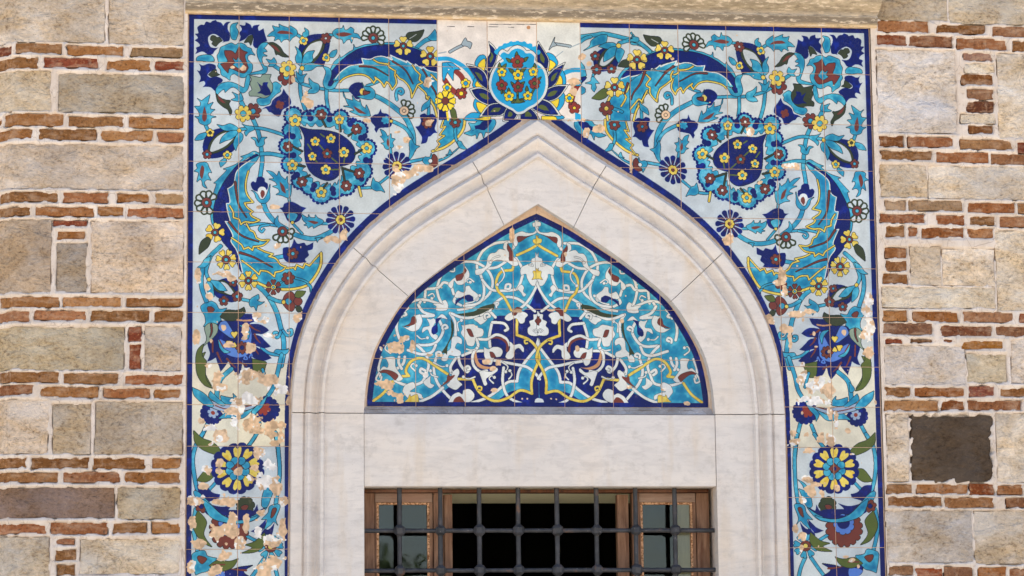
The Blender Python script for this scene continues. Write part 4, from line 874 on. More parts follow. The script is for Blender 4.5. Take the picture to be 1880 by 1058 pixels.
def m_cornice():
    t = NT('weathered_limestone')
    v = t.mapv((.35, 1, 2.5)); n1 = t.noise(9, 5, .7, v); n2 = t.noise(55, 6, .7, t.mapv((.4, 1, 1.4))); n3 = t.noise(160, 3, .6)
    c = t.mix(t.g(n1, .38, .64), rgba((160, 146, 126)), rgba((198, 180, 154)))
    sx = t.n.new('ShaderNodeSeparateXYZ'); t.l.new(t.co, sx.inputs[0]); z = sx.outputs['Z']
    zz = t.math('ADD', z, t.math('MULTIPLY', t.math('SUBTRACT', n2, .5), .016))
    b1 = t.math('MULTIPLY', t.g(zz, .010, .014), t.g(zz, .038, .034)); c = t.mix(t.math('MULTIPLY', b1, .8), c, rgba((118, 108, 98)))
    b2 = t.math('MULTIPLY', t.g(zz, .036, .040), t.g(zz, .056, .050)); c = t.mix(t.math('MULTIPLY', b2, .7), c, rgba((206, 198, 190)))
    b0 = t.g(zz, .010, .006); c = t.mix(t.math('MULTIPLY', b0, .7), c, rgba((232, 200, 156)))  # lowest fillet: warm bounce from the pavement painted in as a golden tint
    c = t.mix(t.math('MULTIPLY', t.g(n2, .54, .61), .7), c, rgba((236, 220, 200)))
    c = t.mix(t.math('MULTIPLY', t.g(n2, .46, .36), .6), c, rgba((110, 98, 86)))
    return t.out(c, .92, t.bump(t.math('ADD', n2, t.math('MULTIPLY', n3, .5)), .8, .008), .2)

def m_tile(img):
    t = NT('glazed_tile'); oc, rnd = t.objcol()
    im = t.n.new('ShaderNodeTexImage'); im.image = img; im.interpolation = 'Linear'; im.extension = 'EXTEND'
    uv = t.n.new('ShaderNodeUVMap'); uv.uv_map = 'print'; t.l.new(uv.outputs[0], im.inputs[0])
    k = t.ramp(rnd, [(0, rgba((236, 238, 242))), (.5, rgba((255, 252, 246))), (1, rgba((246, 250, 255)))])
    c = t.mix(1.0, im.outputs['Color'], k, 'MULTIPLY')
    crz = t.g(t.voro(110, None, 'DISTANCE_TO_EDGE'), .035, .0); cm = t.g(t.noise(3, 2, .5), .48, .6)
    c = t.mix(t.math('MULTIPLY', t.math('MULTIPLY', crz, cm), .22), c, rgba((120, 112, 104)))
    dirt = t.g(t.noise(26, 5, .7), .62, .76); c = t.mix(t.math('MULTIPLY', dirt, .22), c, rgba((170, 140, 112)))
    rough = t.ramp(im.outputs['Alpha'], [(.2, (.9, .9, .9, 1)), (.8, (.16, .16, .16, 1))])
    r2 = t.math('ADD', rough, t.math('MULTIPLY', t.noise(40, 3, .6), .12))
    b1 = t.bump(im.outputs['Alpha'], .8, .0035); b2 = t.bump(t.noise(24, 3, .5), .06, .004, b1)
    ch = t.math('SUBTRACT', 1.0, im.outputs['Alpha']); b3 = t.bump(t.math('MULTIPLY', t.noise(160, 4, .6), ch), .5, .005, b2)
    m = t.out(c, r2, b3, .3)
    return m

def m_side():
    t = NT('tile_body'); return t.out(rgba((214, 170, 132)), .9)

def m_iron():
    t = NT('wrought_iron')
    n1 = t.noise(22, 5, .65); n2 = t.noise(120, 4, .6); n3 = t.noise(9, 3, .5)
    c = t.mix(t.g(n1, .4, .7), rgba((36, 37, 42)), rgba((66, 66, 72)))
    c = t.mix(t.math('MULTIPLY', t.g(n1, .56, .70), t.g(n3, .45, .62)), c, rgba((112, 74, 46)))
    c = t.mix(t.math('MULTIPLY', t.g(n2, .66, .74), .5), c, rgba((190, 182, 172)))
    return t.out(c, .55, t.bump(t.math('ADD', n1, n2), .5, .004), .5)

def m_wood(name, a, b, vert=True):
    t = NT(name)
    v = t.mapv((14, 14, 1.2) if vert else (1.2, 14, 14)); n1 = t.noise(5, 5, .65, v, .5); n2 = t.noise(2.5, 4, .6); n3 = t.noise(30, 4, .6, v)
    c = t.mix(t.g(n1, .34, .68), rgba(a), rgba(b))
    c = t.mix(t.math('MULTIPLY', t.g(n2, .50, .66), .7), c, rgba((150, 112, 92)))
    c = t.mix(t.math('MULTIPLY', t.g(n3, .40, .28), .6), c, rgba((44, 24, 14)))
    return t.out(c, .62, t.bump(n1, .35, .004), .35)

def m_plain(name, c, rough=.9, amt=.12, sc=20):
    t = NT(name); n = t.noise(sc, 4, .6)
    d = tuple(max(0, x*(1-amt*2)) for x in c)
    return t.out(t.mix(t.g(n, .3, .7), rgba(d), rgba(c)), rough, t.bump(n, .3, .005), .25)

def m_putty():
    t = NT('putty'); n = t.noise(150, 4, .7)
    return t.out(t.mix(t.g(n, .42, .56), rgba((132, 82, 48)), rgba((232, 184, 144))), .9, t.bump(n, .9, .006), .2)

def m_glass():
    t = NT('window_glass'); t.b.inputs['Transmission Weight'].default_value = 1.0; t.b.inputs['IOR'].default_value = 1.5
    w = t.noise(5, 2, .5)
    return t.out((.82, .86, .86, 1), .02, t.bump(w, .12, .01), .6)
# ======================================================================================
# helpers
# ======================================================================================
def thing(name, label, cat, loc=(0, 0, 0), group=None):
    o = bpy.data.objects.new(name, None); COL.objects.link(o); o.location = loc; o.empty_display_size = .1
    o['label'] = label; o['category'] = cat; o['kind'] = 'thing'
    if group: o['group'] = group
    return o

def link(name, me, mats, parent=None, smooth=None):
    o = bpy.data.objects.new(name, me); COL.objects.link(o)
    for m in (mats if isinstance(mats, (list, tuple)) else [mats]):
        if m.name not in [x.name for x in me.materials if x]: me.materials.append(m)
    if parent:
        o.parent = parent
    if smooth is not None:
        me.polygons.foreach_set('use_smooth', [True]*len(me.polygons))
        if smooth < 180: me.set_sharp_from_angle(angle=math.radians(smooth))
    return o

def mesh(name, v, f):
    me = bpy.data.meshes.new(name); me.from_pydata([tuple(map(float, p)) for p in v], [], f); me.update(); return me

def bmobj(name, bm, mat, parent=None, smooth=None):
    bmesh.ops.recalc_face_normals(bm, faces=bm.faces)
    me = bpy.data.meshes.new(name); bm.to_mesh(me); bm.free(); return link(name, me, mat, parent, smooth)

def add_box(bm, x0, x1, y0, y1, z0, z1, bev=0.0):
    vs = [bm.verts.new(p) for p in ((x0,y0,z0),(x1,y0,z0),(x1,y1,z0),(x0,y1,z0),(x0,y0,z1),(x1,y0,z1),(x1,y1,z1),(x0,y1,z1))]
    fs = [bm.faces.new([vs[i] for i in q]) for q in ((0,3,2,1),(4,5,6,7),(0,1,5,4),(1,2,6,5),(2,3,7,6),(3,0,4,7))]
    if bev: bmesh.ops.bevel(bm, geom=list({e for f in fs for e in f.edges}), offset=bev, segments=2, profile=.6, affect='EDGES')

def box(name, x0, x1, y0, y1, z0, z1, mat, parent=None, bev=0.0):
    bm = bmesh.new(); add_box(bm, x0, x1, y0, y1, z0, z1, bev); return bmobj(name, bm, mat, parent, 35 if bev else None)

# ======================================================================================
# the setting: pavement of the forecourt
# ======================================================================================
MM = dict(stone=m_stone(), brick=m_brick(), mortar=m_mortar(), grout=m_mortar('grout', (222, 198, 176), (200, 168, 140)), ledge=m_mortar('ledge_mortar', (214, 206, 204), (158, 146, 138)), edge=m_mortar('edge_mortar', (200, 176, 154), (150, 128, 110)), marble=m_marble(), cornice=m_cornice(), side=m_side(), iron=m_iron(),
          woodv=m_wood('window_wood', (104, 68, 46), (152, 116, 90)), woodh=m_wood('window_wood_rail', (128, 102, 86), (164, 138, 120), False), woodd=m_wood('dark_wood', (62, 34, 18), (110, 64, 34)), putty=m_putty(), glass=m_glass(),
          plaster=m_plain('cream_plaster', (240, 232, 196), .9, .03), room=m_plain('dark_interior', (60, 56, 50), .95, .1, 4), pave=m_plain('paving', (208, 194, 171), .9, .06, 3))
bm = bmesh.new(); vs = [bm.verts.new(p) for p in ((-160,-160,GZ),(160,-160,GZ),(160,160,GZ),(-160,160,GZ))]; bm.faces.new(vs)
pv = bmobj('pavement', bm, MM['pave']); pv['kind'] = 'structure'

# ======================================================================================
# the wall: stones, bricks, mortar
# ======================================================================================
WALL = thing('masonry_wall', 'weathered wall of pale stone blocks and red brick courses in thick mortar', 'wall', (0, 0, GZ))
WALL_OFF = Vector((0, 0, -GZ))
def wl(name, me, mats, smooth=None):
    o = link(name, me, mats, WALL, smooth); o.location = WALL_OFF; return o
UC = at1(24, 529)[0]                           # the outer corner at the left, where the wall turns back
CA = math.cos(math.radians(46)); SA = math.sin(math.radians(46))
def PU(u, y, z):
    """wall coordinates (u along the wall, y depth, z) to space, turning the corner at UC"""
    if u >= UC: return (u, y, z)
    d = UC-u; return (UC-d*CA+y*SA*min(1, d/.02), d*SA+y*CA+(y-y*CA)*max(0, 1-d/.02), z)
def ux(px, py):
    X = at1(px, py)[0]
    return X if X >= UC else UC-(UC-X)/(CA-.05*SA)

TAN, GRY, PAL_, DRK, BAS, MRB, OLV, WRM, YEL = (172,152,122),(166,154,142),(214,196,168),(150,128,118),(98,84,72),(208,202,194),(168,154,120),(188,164,128),(194,172,128)
STONES = [ # px x0,y0,x1,y1, colour
 (-14,-34,192,77,(176,158,130)),(200,-34,337,82,(170,154,130)),(-14,130,94,203,(180,162,128)),(107,138,337,207,(158,144,118)),(-14,266,336,347,(176,156,130)),(-14,404,94,537,(176,150,118)),(104,447,159,536,(150,136,118)),(168,408,336,538,(218,192,160)),
 (-14,601,228,679,(168,152,114)),(266,600,332,681,(172,156,134)),(-14,734,88,833,(188,166,138)),(97,743,166,834,(176,160,134)),(175,739,335,834,(174,158,132)),(-14,896,210,951,DRK),(216,896,331,953,(180,160,120)),(-14,986,90,1075,(182,168,142)),(147,990,329,1054,(190,174,144)),
 (1609,-34,1737,38,(164,150,122)),(1742,-34,1905,45,(172,156,124)),(1611,93,1755,244,MRB),(1770,117,1825,134,(200,184,150)),(1763,211,1826,227,(204,190,160)),(1832,100,1905,254,(208,194,168)),(1616,303,1702,362,(190,168,130)),(1704,306,1905,366,(192,176,148)),
 (1671,453,1727,524,(190,170,138)),(1730,458,1825,525,(212,196,170)),(1829,425,1905,572,(212,196,166)),(1619,528,1827,566,(190,176,146)),(1625,636,1772,706,(176,164,150)),(1775,651,1848,702,(172,158,124)),(1856,624,1905,703,(178,166,150)),(1628,761,1668,884,(206,188,160)),(1672,764,1820,883,BAS),(1829,760,1905,886,(208,190,158)),
 (1628,938,1785,1033,(176,164,146)),(1789,939,1905,1036,(184,168,142))]
B1, B2, B3, BR, BP, BV = (160,104,64),(172,116,76),(150,94,54),(144,70,50),(178,136,102),(126,82,64)
BRICKS = [
 (-8,82,22,98,BR),(30,80,113,98,B2),(124,85,226,102,B1),(240,87,337,104,BP),(-10,106,69,125,B1),(81,107,180,124,BR),(196,111,276,129,B1),(285,113,337,129,BR),
 (-10,216,4,227,B3),(9,209,117,231,B1),(126,215,227,233,B2),(237,216,337,235,B1),(-10,237,60,255,B3),(71,238,177,257,B1),(185,240,280,259,B2),(289,244,337,262,(172,108,78)),
 (2,353,106,370,B1),(116,354,198,372,(160,98,66)),(216,356,273,371,B3),(285,356,337,374,BP),(-10,380,56,396,B1),(65,381,173,397,(164,104,66)),(180,381,226,396,B1),(234,382,336,399,(164,98,66)),(98,405,159,415,BR),(105,425,156,441,B3),
 (1,545,109,564,B1),(116,546,222,563,B2),(232,548,336,563,B1),(-10,571,54,590,(172,112,82)),(63,571,158,588,(174,112,80)),(167,571,275,590,B1),(282,571,336,591,B1),(236,600,259,627,(148,70,50)),(237,632,258,677,(146,74,52)),
 (0,683,108,702,B1),(117,686,217,705,B2),(229,689,335,706,(168,98,64)),(-10,707,62,725,(160,98,68)),(73,711,180,730,B1),(190,714,275,730,(160,98,64)),(283,716,330,732,B3),
 (-10,840,48,859,B1),(58,841,163,861,B3),(171,841,268,861,B3),(279,842,331,860,B1),(-10,868,106,886,(176,114,72)),(116,867,220,886,(168,104,72)),(229,868,331,887,B3),(-10,962,85,980,(162,98,68)),(93,960,197,981,(162,98,66)),(208,961,269,979,B1),(279,960,330,979,B1),
 (101,990,137,1000,(172,106,76)),(102,1010,139,1029,B1),(105,1037,137,1057,B1),
 (1610,39,1704,59,(164,106,72)),(1719,46,1808,62,B3),(1822,50,1905,68,(160,104,74)),(1610,65,1664,83,(136,68,44)),(1667,67,1748,86,(154,94,66)),(1757,72,1848,91,(158,98,66)),(1859,76,1905,95,B1),
 (1768,98,1821,112,(176,126,112)),(1765,137,1823,156,(148,88,48)),(1776,164,1823,183,(162,110,84)),(1775,186,1825,207,(116,66,48)),(1779,231,1822,245,(134,82,48)),
 (1614,250,1658,269,(140,82,48)),(1667,252,1751,270,(160,96,64)),(1763,257,1858,274,(168,116,80)),(1868,262,1905,281,BR),(1617,278,1710,294,B1),(1719,280,1815,299,(164,100,66)),(1820,284,1905,302,(164,106,74)),
 (1625,369,1663,387,(166,132,110)),(1668,369,1767,387,(186,144,114)),(1777,373,1863,391,(150,88,54)),(1869,374,1905,392,B1),(1616,394,1697,409,(158,92,62)),(1719,396,1770,413,(148,84,52)),(1779,398,1826,414,(158,104,66)),(1836,399,1905,417,(176,114,80)),
 (1625,415,1660,435,B1),(1668,418,1684,435,(150,90,60)),(1692,419,1769,437,(146,84,48)),(1776,420,1823,437,(166,108,72)),(1625,456,1663,474,(158,96,58)),(1627,479,1664,498,(164,104,66)),(1621,503,1666,521,(152,96,58)),
 (1621,571,1664,589,B1),(1676,573,1758,591,(154,92,50)),(1768,573,1860,592,(158,106,78)),(1871,575,1905,593,(146,82,60)),(1620,594,1711,614,BV),(1727,599,1820,618,(136,78,56)),(1828,600,1905,618,(154,100,74)),
 (1625,623,1656,631,BR),(1673,623,1711,629,(120,82,62)),(1733,624,1750,629,(140,84,58)),(1766,626,1842,641,(156,98,46)),
 (1625,712,1671,728,B1),(1679,713,1770,728,(156,90,50)),(1779,709,1825,728,(140,78,66)),(1835,713,1905,728,B1),(1624,736,1722,754,(164,112,76)),(1729,736,1769,752,(158,90,52)),(1777,736,1874,753,(162,98,66)),
 (1628,890,1674,906,(166,112,74)),(1682,890,1776,906,(160,102,64)),(1780,888,1825,909,(144,72,40)),(1831,891,1876,908,(158,100,64)),(1630,913,1728,929,(158,98,58)),(1735,914,1824,932,(162,106,70)),(1847,915,1905,932,(164,106,76)),
 (1631,1039,1676,1056,(172,118,86)),(1681,1043,1730,1065,(172,78,42)),(1734,1041,1785,1060,(166,110,84)),(1796,1042,1847,1062,(162,98,58)),(1853,1045,1905,1062,(150,90,60))]

def px_rect(x0, y0, x1, y1):
    xm, ym = .5*(x0+x1), .5*(y0+y1)
    u0, u1 = ux(x0, ym), ux(x1, ym); zt = at1(xm, y0)[1]; zb = at1(xm, y1)[1]
    return u0, u1, zb, zt
RECTS = [(px_rect(*s[:4]), s[4], 's') for s in STONES]+[(px_rect(*s[:4]), s[4], 'b') for s in BRICKS]
# the masonry goes on past the picture's edge to the right, below and above
_r = random.Random(8)
ZF0 = at1(900, 1066)[1]; ZF1 = at1(900, -30)[1]
def course(u0, u1, zb, zt, kind, lo, hi):
    u = u0
    while u < u1-.03:
        w = min(_r.uniform(lo, hi), u1-u)
        if u1-(u+w) < .05: w = u1-u
        if w > .03:
            c = _r.choice([B1, B2, B3, (164,102,68), (158,98,62)] if kind == 'b' else [(176,158,130),(184,166,136),(170,154,130),(206,188,158)])
            RECTS.append(((u, u+w, zb, zt), c, kind))
        u += w+_r.uniform(.018, .026)
def fill_side(u0, u1, z0, z1):
    z = z1
    while z > z0+.06:
        for k in range(2):
            course(u0+(.0 if k else -.0), u1, z-.04, z, 'b', .13, .24); z -= .058
        h = min(_r.uniform(.15, .2), z-z0)
        if h > .06: course(u0, u1, z-h, z, 's', .25, .48)
        z -= h+.02
UL0 = ux(-14, 529); UR1 = at1(1905, 529)[0]
fill_side(UL0-.35, -XL-.03, .75, min(r[0][2] for r in RECTS if r[0][0] < 0)-.02)
fill_side(XL+.035, UR1+.45, .75, min(r[0][2] for r in RECTS if r[0][0] > 0)-.02)
zt_ = max(r[0][3] for r in RECTS)
fill_side(UR1+.02, UR1+.45, min(r[0][2] for r in RECTS if r[0][0] > 1.3 and r[0][2] > 1.2)+.0, zt_)
fill_side(UL0-.35, UL0-.02, min(r[0][2] for r in RECTS if r[0][0] < -1.3 and r[0][2] > 1.2), zt_)

def rough_block(name, R, col, kind, seed):
    u0, u1, z0, z1 = R; rr = np.random.RandomState(seed)
    w, h = u1-u0, z1-z0
    if kind == 'b': nu, nv, am, pr, jit = max(2, int(w/.045)), 2, .0022, .0025, .0022
    else: nu, nv, am, pr, jit = max(3, int(w/.045)), max(3, int(h/.045)), .0032, .004, .0032
    seen_dark = col in (BAS, DRK)
    if kind == 's' and col == BAS: am, jit = .008, .011
    pr += rr.uniform(-.0015, .002)
    us = list(np.linspace(u0, u1, nu+1))
    if u0 < UC < u1:
        us = sorted(set([x for x in us if abs(x-UC) > .012]+[UC, UC-.02]))
    vs = np.linspace(z0, z1, nv+1); V = []; NU = len(us)
    for j, z in enumerate(vs):
        for i, u in enumerate(us):
            e = i in (0, NU-1) or j in (0, nv)
            y = -pr+rr.uniform(-am, am)+(.0035 if e else 0)
            V.append(PU(u+(rr.uniform(-jit, jit) if u not in (UC, UC-.02) else 0), y, z+rr.uniform(-jit, jit)))
    Fc = [(j*NU+i, j*NU+i+1, (j+1)*NU+i+1, (j+1)*NU+i) for j in range(nv) for i in range(NU-1)]
    ring = [i for i in range(NU)]+[j*NU+NU-1 for j in range(1, nv+1)]+[nv*NU+i for i in range(NU-2, -1, -1)]+[j*NU for j in range(nv-1, 0, -1)]
    n0 = len(V)
    for k in ring:
        i = k % NU; j = k//NU; V.append(PU(us[i], .03, vs[j]))
    m = len(ring)
    Fc += [(ring[(k+1) % m], ring[k], n0+k, n0+(k+1) % m) for k in range(m)]
    me = mesh(name, V, Fc)
    o = wl(name, me, MM['brick' if kind == 'b' else 'stone'], 50)
    g_ = sum(col)/3
    if kind == 's' and not seen_dark:
        q = [(c*.46+g_*.54)*f for c, f in zip(col, (1.0, .98, .985))]; f = min(1.27, 226/max(q)); col = tuple(c*f for c in q)
    if kind == 'b': col = (col[0]*.96, col[1]*1.03, col[2]*1.02)
    o.color = rgba(col); return o
for k, (R, c, kd) in enumerate(RECTS):
    jc = _r.uniform(.86, 1.10) if kd == 'b' else _r.uniform(.95, 1.05); o = rough_block('brick' if kd == 'b' else 'stone', R, c if c in (BAS, DRK) else tuple(min(255, x*jc) for x in c), kd, k+3)
    if c is BAS: o['label'] = 'dark brown basalt block'
    elif c is DRK: o['label'] = 'long dark purplish stone block'

def mortar_sheet(u0, u1, z0, z1, cell, seed):
    nu, nz = int((u1-u0)/cell)+1, int((z1-z0)/cell)+1
    us = np.linspace(u0, u1, nu); zs = np.linspace(z0, z1, nz)
    d = np.full((nz, nu), .03); kb = np.zeros((nz, nu))
    for (a, b, c, e), col, kd in RECTS:
        i0, i1 = np.searchsorted(us, [a-.03, b+.03]); j0, j1 = np.searchsorted(zs, [c-.03, e+.03])
        if i1 <= i0 or j1 <= j0: continue
        U, Zz = np.meshgrid(us[i0:i1], zs[j0:j1])
        qx = np.maximum(a-U, U-b); qz = np.maximum(c-Zz, Zz-e)
        dd = np.where((qx > 0) & (qz > 0), np.hypot(qx, qz), np.maximum(qx, qz))
        sub = d[j0:j1, i0:i1]; mk = dd < sub; sub[mk] = dd[mk]; kb[j0:j1, i0:i1][mk] = 1.0 if kd == 'b' else (1.9 if col is BAS else .8)
    n1 = rng_noise(nz, nu, 4, seed)*.6+rng_noise(nz, nu, 9, seed+1)*.6-.6; n2 = rng_noise(nz, nu, 14, seed+2)-.5; n3 = rng_noise(nz, nu, 2, seed+3)-.5
    dp = d+n1*.016*kb-.0005
    f = np.clip((dp+.004)/.0045, 0, 1); f = f*f*(3-2*f)
    ridge = np.clip((d+n2*.003-.0055)/.0028, 0, 1)
    y = .022*(1-f)+f*(-.0042-.0055*ridge+n2*.002+n3*.0012)
    V = np.zeros((nz, nu, 3)); U, Zz = np.meshgrid(us, zs)
    V[..., 0] = U; V[..., 1] = y; V[..., 2] = Zz
    m = U < UC
    if m.any():
        dd = UC-U[m]; t = np.clip(dd/.02, 0, 1); yy = y[m]
        V[..., 0][m] = UC-dd*CA+yy*SA*t; V[..., 1][m] = dd*SA+yy*CA+(yy-yy*CA)*(1-t)
    idx = np.arange(nz*nu).reshape(nz, nu)
    q = np.stack([idx[:-1, :-1], idx[:-1, 1:], idx[1:, 1:], idx[1:, :-1]], -1).reshape(-1, 4)
    me = bpy.data.meshes.new('mortar'); me.vertices.add(nz*nu); me.vertices.foreach_set('co', V.reshape(-1).astype(np.float32))
    me.loops.add(q.size); me.loops.foreach_set('vertex_index', q.reshape(-1).astype(np.int32))
    me.polygons.add(len(q)); me.polygons.foreach_set('loop_start', np.arange(0, q.size, 4, dtype=np.int32)); me.polygons.foreach_set('loop_total', np.full(len(q), 4, np.int32))
    me.update(calc_edges=True); wl('mortar', me, MM['mortar'], 180)
ZT_S = zt_+.02
mortar_sheet(UL0-.37, -XL-.004, .72, ZT_S, .0046, 21)
mortar_sheet(XL+.004, UR1+.47, .72, ZT_S, .0046, 41)

# core of the wall, the window recess and the dark room behind
OX, OZ0, OZ1 = .700, .36, at1(988, 894)[1]
WT, WB, TOPZ = .80, .078, 4.75
WXL, WXR = UC, 6.5
bm = bmesh.new()
add_box(bm, WXL, -OX-.012, WB, WT, GZ-.2, TOPZ); add_box(bm, OX+.012, WXR, WB, WT, GZ-.2, TOPZ)
add_box(bm, -OX-.012, OX+.012, WB, WT, OZ1+.02, TOPZ); add_box(bm, -OX-.012, OX+.012, WB, WT, GZ-.2, OZ0-.02)
# sheets carrying the face outside the laid courses
def sheet(bm, x0, x1, z0, z1, y):
    bm.faces.new([bm.verts.new(p) for p in ((x0,y,z0),(x1,y,z0),(x1,y,z1),(x0,y,z1))])
add_box(bm, UC, -XL-.02, .024, WB-.002, GZ-.2, .73); add_box(bm, XL+.02, WXR, .024, WB-.002, GZ-.2, .73)
add_box(bm, UC, WXR, .012, WB-.002, ZT_S-.01, TOPZ); add_box(bm, UR1+.46, WXR, .012, WB-.002, .735, ZT_S-.012)
add_box(bm, -XL-.018, -1.0, .024, WB-.002, GZ-.2, .8); add_box(bm, 1.0, XL+.018, .024, WB-.002, GZ-.2, .8)
me = bpy.data.meshes.new('wall_core'); bmesh.ops.recalc_face_normals(bm, faces=bm.faces); bm.to_mesh(me); bm.free(); wl('wall_core', me, MM['mortar'])
# the return of the wall round the corner
bm = bmesh.new(); L = 3.0
pts = [(UC-.004, WB), (UC-L*CA, WB+L*SA), (UC-L*CA+.5, WB+L*SA+.5), (UC+.2, WT-.002)]
lo = [bm.verts.new((x, y, GZ-.2)) for x, y in pts]; hi = [bm.verts.new((x, y, TOPZ-.002)) for x, y in pts]
for k in range(4): bm.faces.new([lo[k], lo[(k+1) % 4], hi[(k+1) % 4], hi[k]])
bm.faces.new(lo); bm.faces.new(hi)
me = bpy.data.meshes.new('return_wall'); bmesh.ops.recalc_face_normals(bm, faces=bm.faces); bm.to_mesh(me); bm.free(); wl('return_wall', me, MM['mortar'])
def wbox(name, *a):
    bm = bmesh.new(); add_box(bm, *a[:6]); bmesh.ops.recalc_face_normals(bm, faces=bm.faces); me = bpy.data.meshes.new(name); bm.to_mesh(me); bm.free(); return wl(name, me, a[6])
wbox('roof', UC-2.6, WXR, WT-.1, 6.8, TOPZ+.002, TOPZ+.3, MM['mortar'])
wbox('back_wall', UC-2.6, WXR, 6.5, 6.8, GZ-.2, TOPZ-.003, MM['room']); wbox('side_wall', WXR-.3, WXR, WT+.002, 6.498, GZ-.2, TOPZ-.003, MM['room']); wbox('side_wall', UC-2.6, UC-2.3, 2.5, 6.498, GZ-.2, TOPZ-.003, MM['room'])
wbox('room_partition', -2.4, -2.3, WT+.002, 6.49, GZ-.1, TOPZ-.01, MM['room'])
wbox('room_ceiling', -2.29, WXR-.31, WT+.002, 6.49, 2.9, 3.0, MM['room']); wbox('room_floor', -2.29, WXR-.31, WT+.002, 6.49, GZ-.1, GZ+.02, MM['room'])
# plastered reveals of the window recess, behind the timber
RD0, RD1 = .19, WT-.004
wbox('plaster_soffit', -OX+.002, OX-.002, RD0, RD1, OZ1+.0, OZ1+.018, MM['plaster']); 
wbox('plaster_reveal', -OX-.010, -OX+.0, RD0, RD1, OZ0, OZ1+.018, MM['plaster']); wbox('plaster_reveal', OX-.0, OX+.010, RD0, RD1, OZ0, OZ1+.018, MM['plaster'])
wbox('inner_sill', -OX+.002, OX-.002, RD0, RD1, OZ0-.018, OZ0, MM['plaster'])

# ======================================================================================
# cornice
# ======================================================================================
CX0, CX1 = at1(340, 14)[0], at1(1607, 30)[0]
CORN = thing('stone_cornice', 'weathered moulded stone cornice above the tiled surround', 'cornice', (0, 0, ZTOP))
cp = [(0,.004),(0,-.020),(.004,-.024),(.011,-.024),(.013,-.030),(.024,-.036),(.036,-.040),(.040,-.038),(.043,-.030),(.049,-.030),(.052,-.040),(.058,-.062),(.068,-.088),(.082,-.108),(.098,-.120),(.104,-.124),(.106,-.132),(.135,-.134),(.140,-.128),(.155,-.13),(.17,-.16),(.21,-.175),(.25,-.175),(.25,.01)]
rr = np.random.RandomState(2); n = 150; xs = np.linspace(CX0, CX1, n); V = []; Fc = []
for i, x in enumerate(xs):
    for j, (z, y) in enumerate(cp):
        jz = (rr.rand()-.5)*.0022 if 0 < j < len(cp)-1 else 0; jy = (rr.rand()-.5)*.003 if 0 < j < len(cp)-1 else 0
        V.append((x, y+jy, z+jz))
m = len(cp)
for i in range(n-1):
    for j in range(m-1): Fc.append((i*m+j, (i+1)*m+j, (i+1)*m+j+1, i*m+j+1))
Fc += [tuple(range(m))[::-1], tuple((n-1)*m+j for j in range(m))]
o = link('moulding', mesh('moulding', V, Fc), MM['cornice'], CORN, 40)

# ======================================================================================
# the printed glaze, and the tiles that carry it
# ======================================================================================
AXIS[.046] = TAX
_col, _gl = make_art()
img = bpy.data.images.new('tile_print', AW, AH, alpha=True)
_px = np.ones((AH, AW, 4), np.float32); _px[..., :3] = _col; _px[..., 3] = _gl
img.alpha_mode = 'CHANNEL_PACKED'
img.pixels.foreach_set(_px.reshape(-1)); img.update()
del _px, _col
MM['tile'] = m_tile(img)
GAP = .0019

def tile(parent, poly, Y, seed, thick=.007, loff=(0, 0, 0)):
    """one tile: its outline in wall coordinates, face at depth Y, slightly out of true"""
    r = np.random.RandomState(seed); c = poly.mean(0)
    ax, az, dy = r.normal(0, .0022), r.normal(0, .0022), r.uniform(-.0007, .0007)
    bv = .0008; k = len(poly)
    q = c+(poly-c)*(1-bv*2/ max(.05, np.ptp(poly[:, 0])+np.ptp(poly[:, 1])))
    V = []
    def yy(p, o): return Y+dy+o+(p[0]-c[0])*ax+(p[1]-c[1])*az
    for p in q: V.append((p[0], yy(p, 0), p[1]))
    for p in poly: V.append((p[0], yy(p, bv), p[1]))
    for p in poly: V.append((p[0], Y+thick, p[1]))
    area = .5*np.sum(poly[:, 0]*np.roll(poly[:, 1], -1)-np.roll(poly[:, 0], -1)*poly[:, 1])
    Fc = [tuple(range(k))]+[(i, k+i, k+(i+1) % k, (i+1) % k) for i in range(k)]+[(k+i, 2*k+i, 2*k+(i+1) % k, k+(i+1) % k) for i in range(k)]
    if area < 0: Fc = [f[::-1] for f in Fc]
    me = mesh('tile', V, Fc)
    uvl = me.uv_layers.new(name='print'); co = np.array(V)
    li = np.zeros(len(me.loops), np.int32); me.loops.foreach_get('vertex_index', li)
    uv = np.stack([(co[li, 0]-AX0)/(AX1-AX0), (co[li, 2]-AZ0)/(AZ1-AZ0)], -1)
    uvl.data.foreach_set('uv', uv.reshape(-1).astype(np.float32))
    o = link('tile', me, [MM['tile'], MM['side']], parent); o.location = loff
    for p in me.polygons[1+k:]: p.material_index = 1
    return o

def simplify(P, tol=.0006):
    keep = [0]
    def rec(a, b):
        if b <= a+1: return
        d = P[b]-P[a]; L = np.hypot(*d)+1e-12
        e = np.abs((P[a+1:b, 0]-P[a, 0])*d[1]-(P[a+1:b, 1]-P[a, 1])*d[0])/L
        k = int(e.argmax())
        if e[k] > tol: rec(a, a+1+k); keep.append(a+1+k); rec(a+1+k, b)
    rec(0, len(P)-1); keep.append(len(P)-1); return P[sorted(set(keep))]

def cut_above(x0, x1, z0, z1, curve):
    """rectangle minus what lies below curve(x): returns polygon or None"""
    xs = np.unique(np.concatenate([[x0, x1], np.linspace(x0, x1, 40)])); b = np.maximum(z0, curve(xs))
    ok = b < z1-.004
    if ok.sum() < 2: return None
    xs, b = xs[ok], b[ok]
    if xs[-1]-xs[0] < .008: return None
    low = simplify(np.stack([xs, b], -1))
    return np.vstack([low, [[xs[-1], z1]], [[xs[0], z1]]])

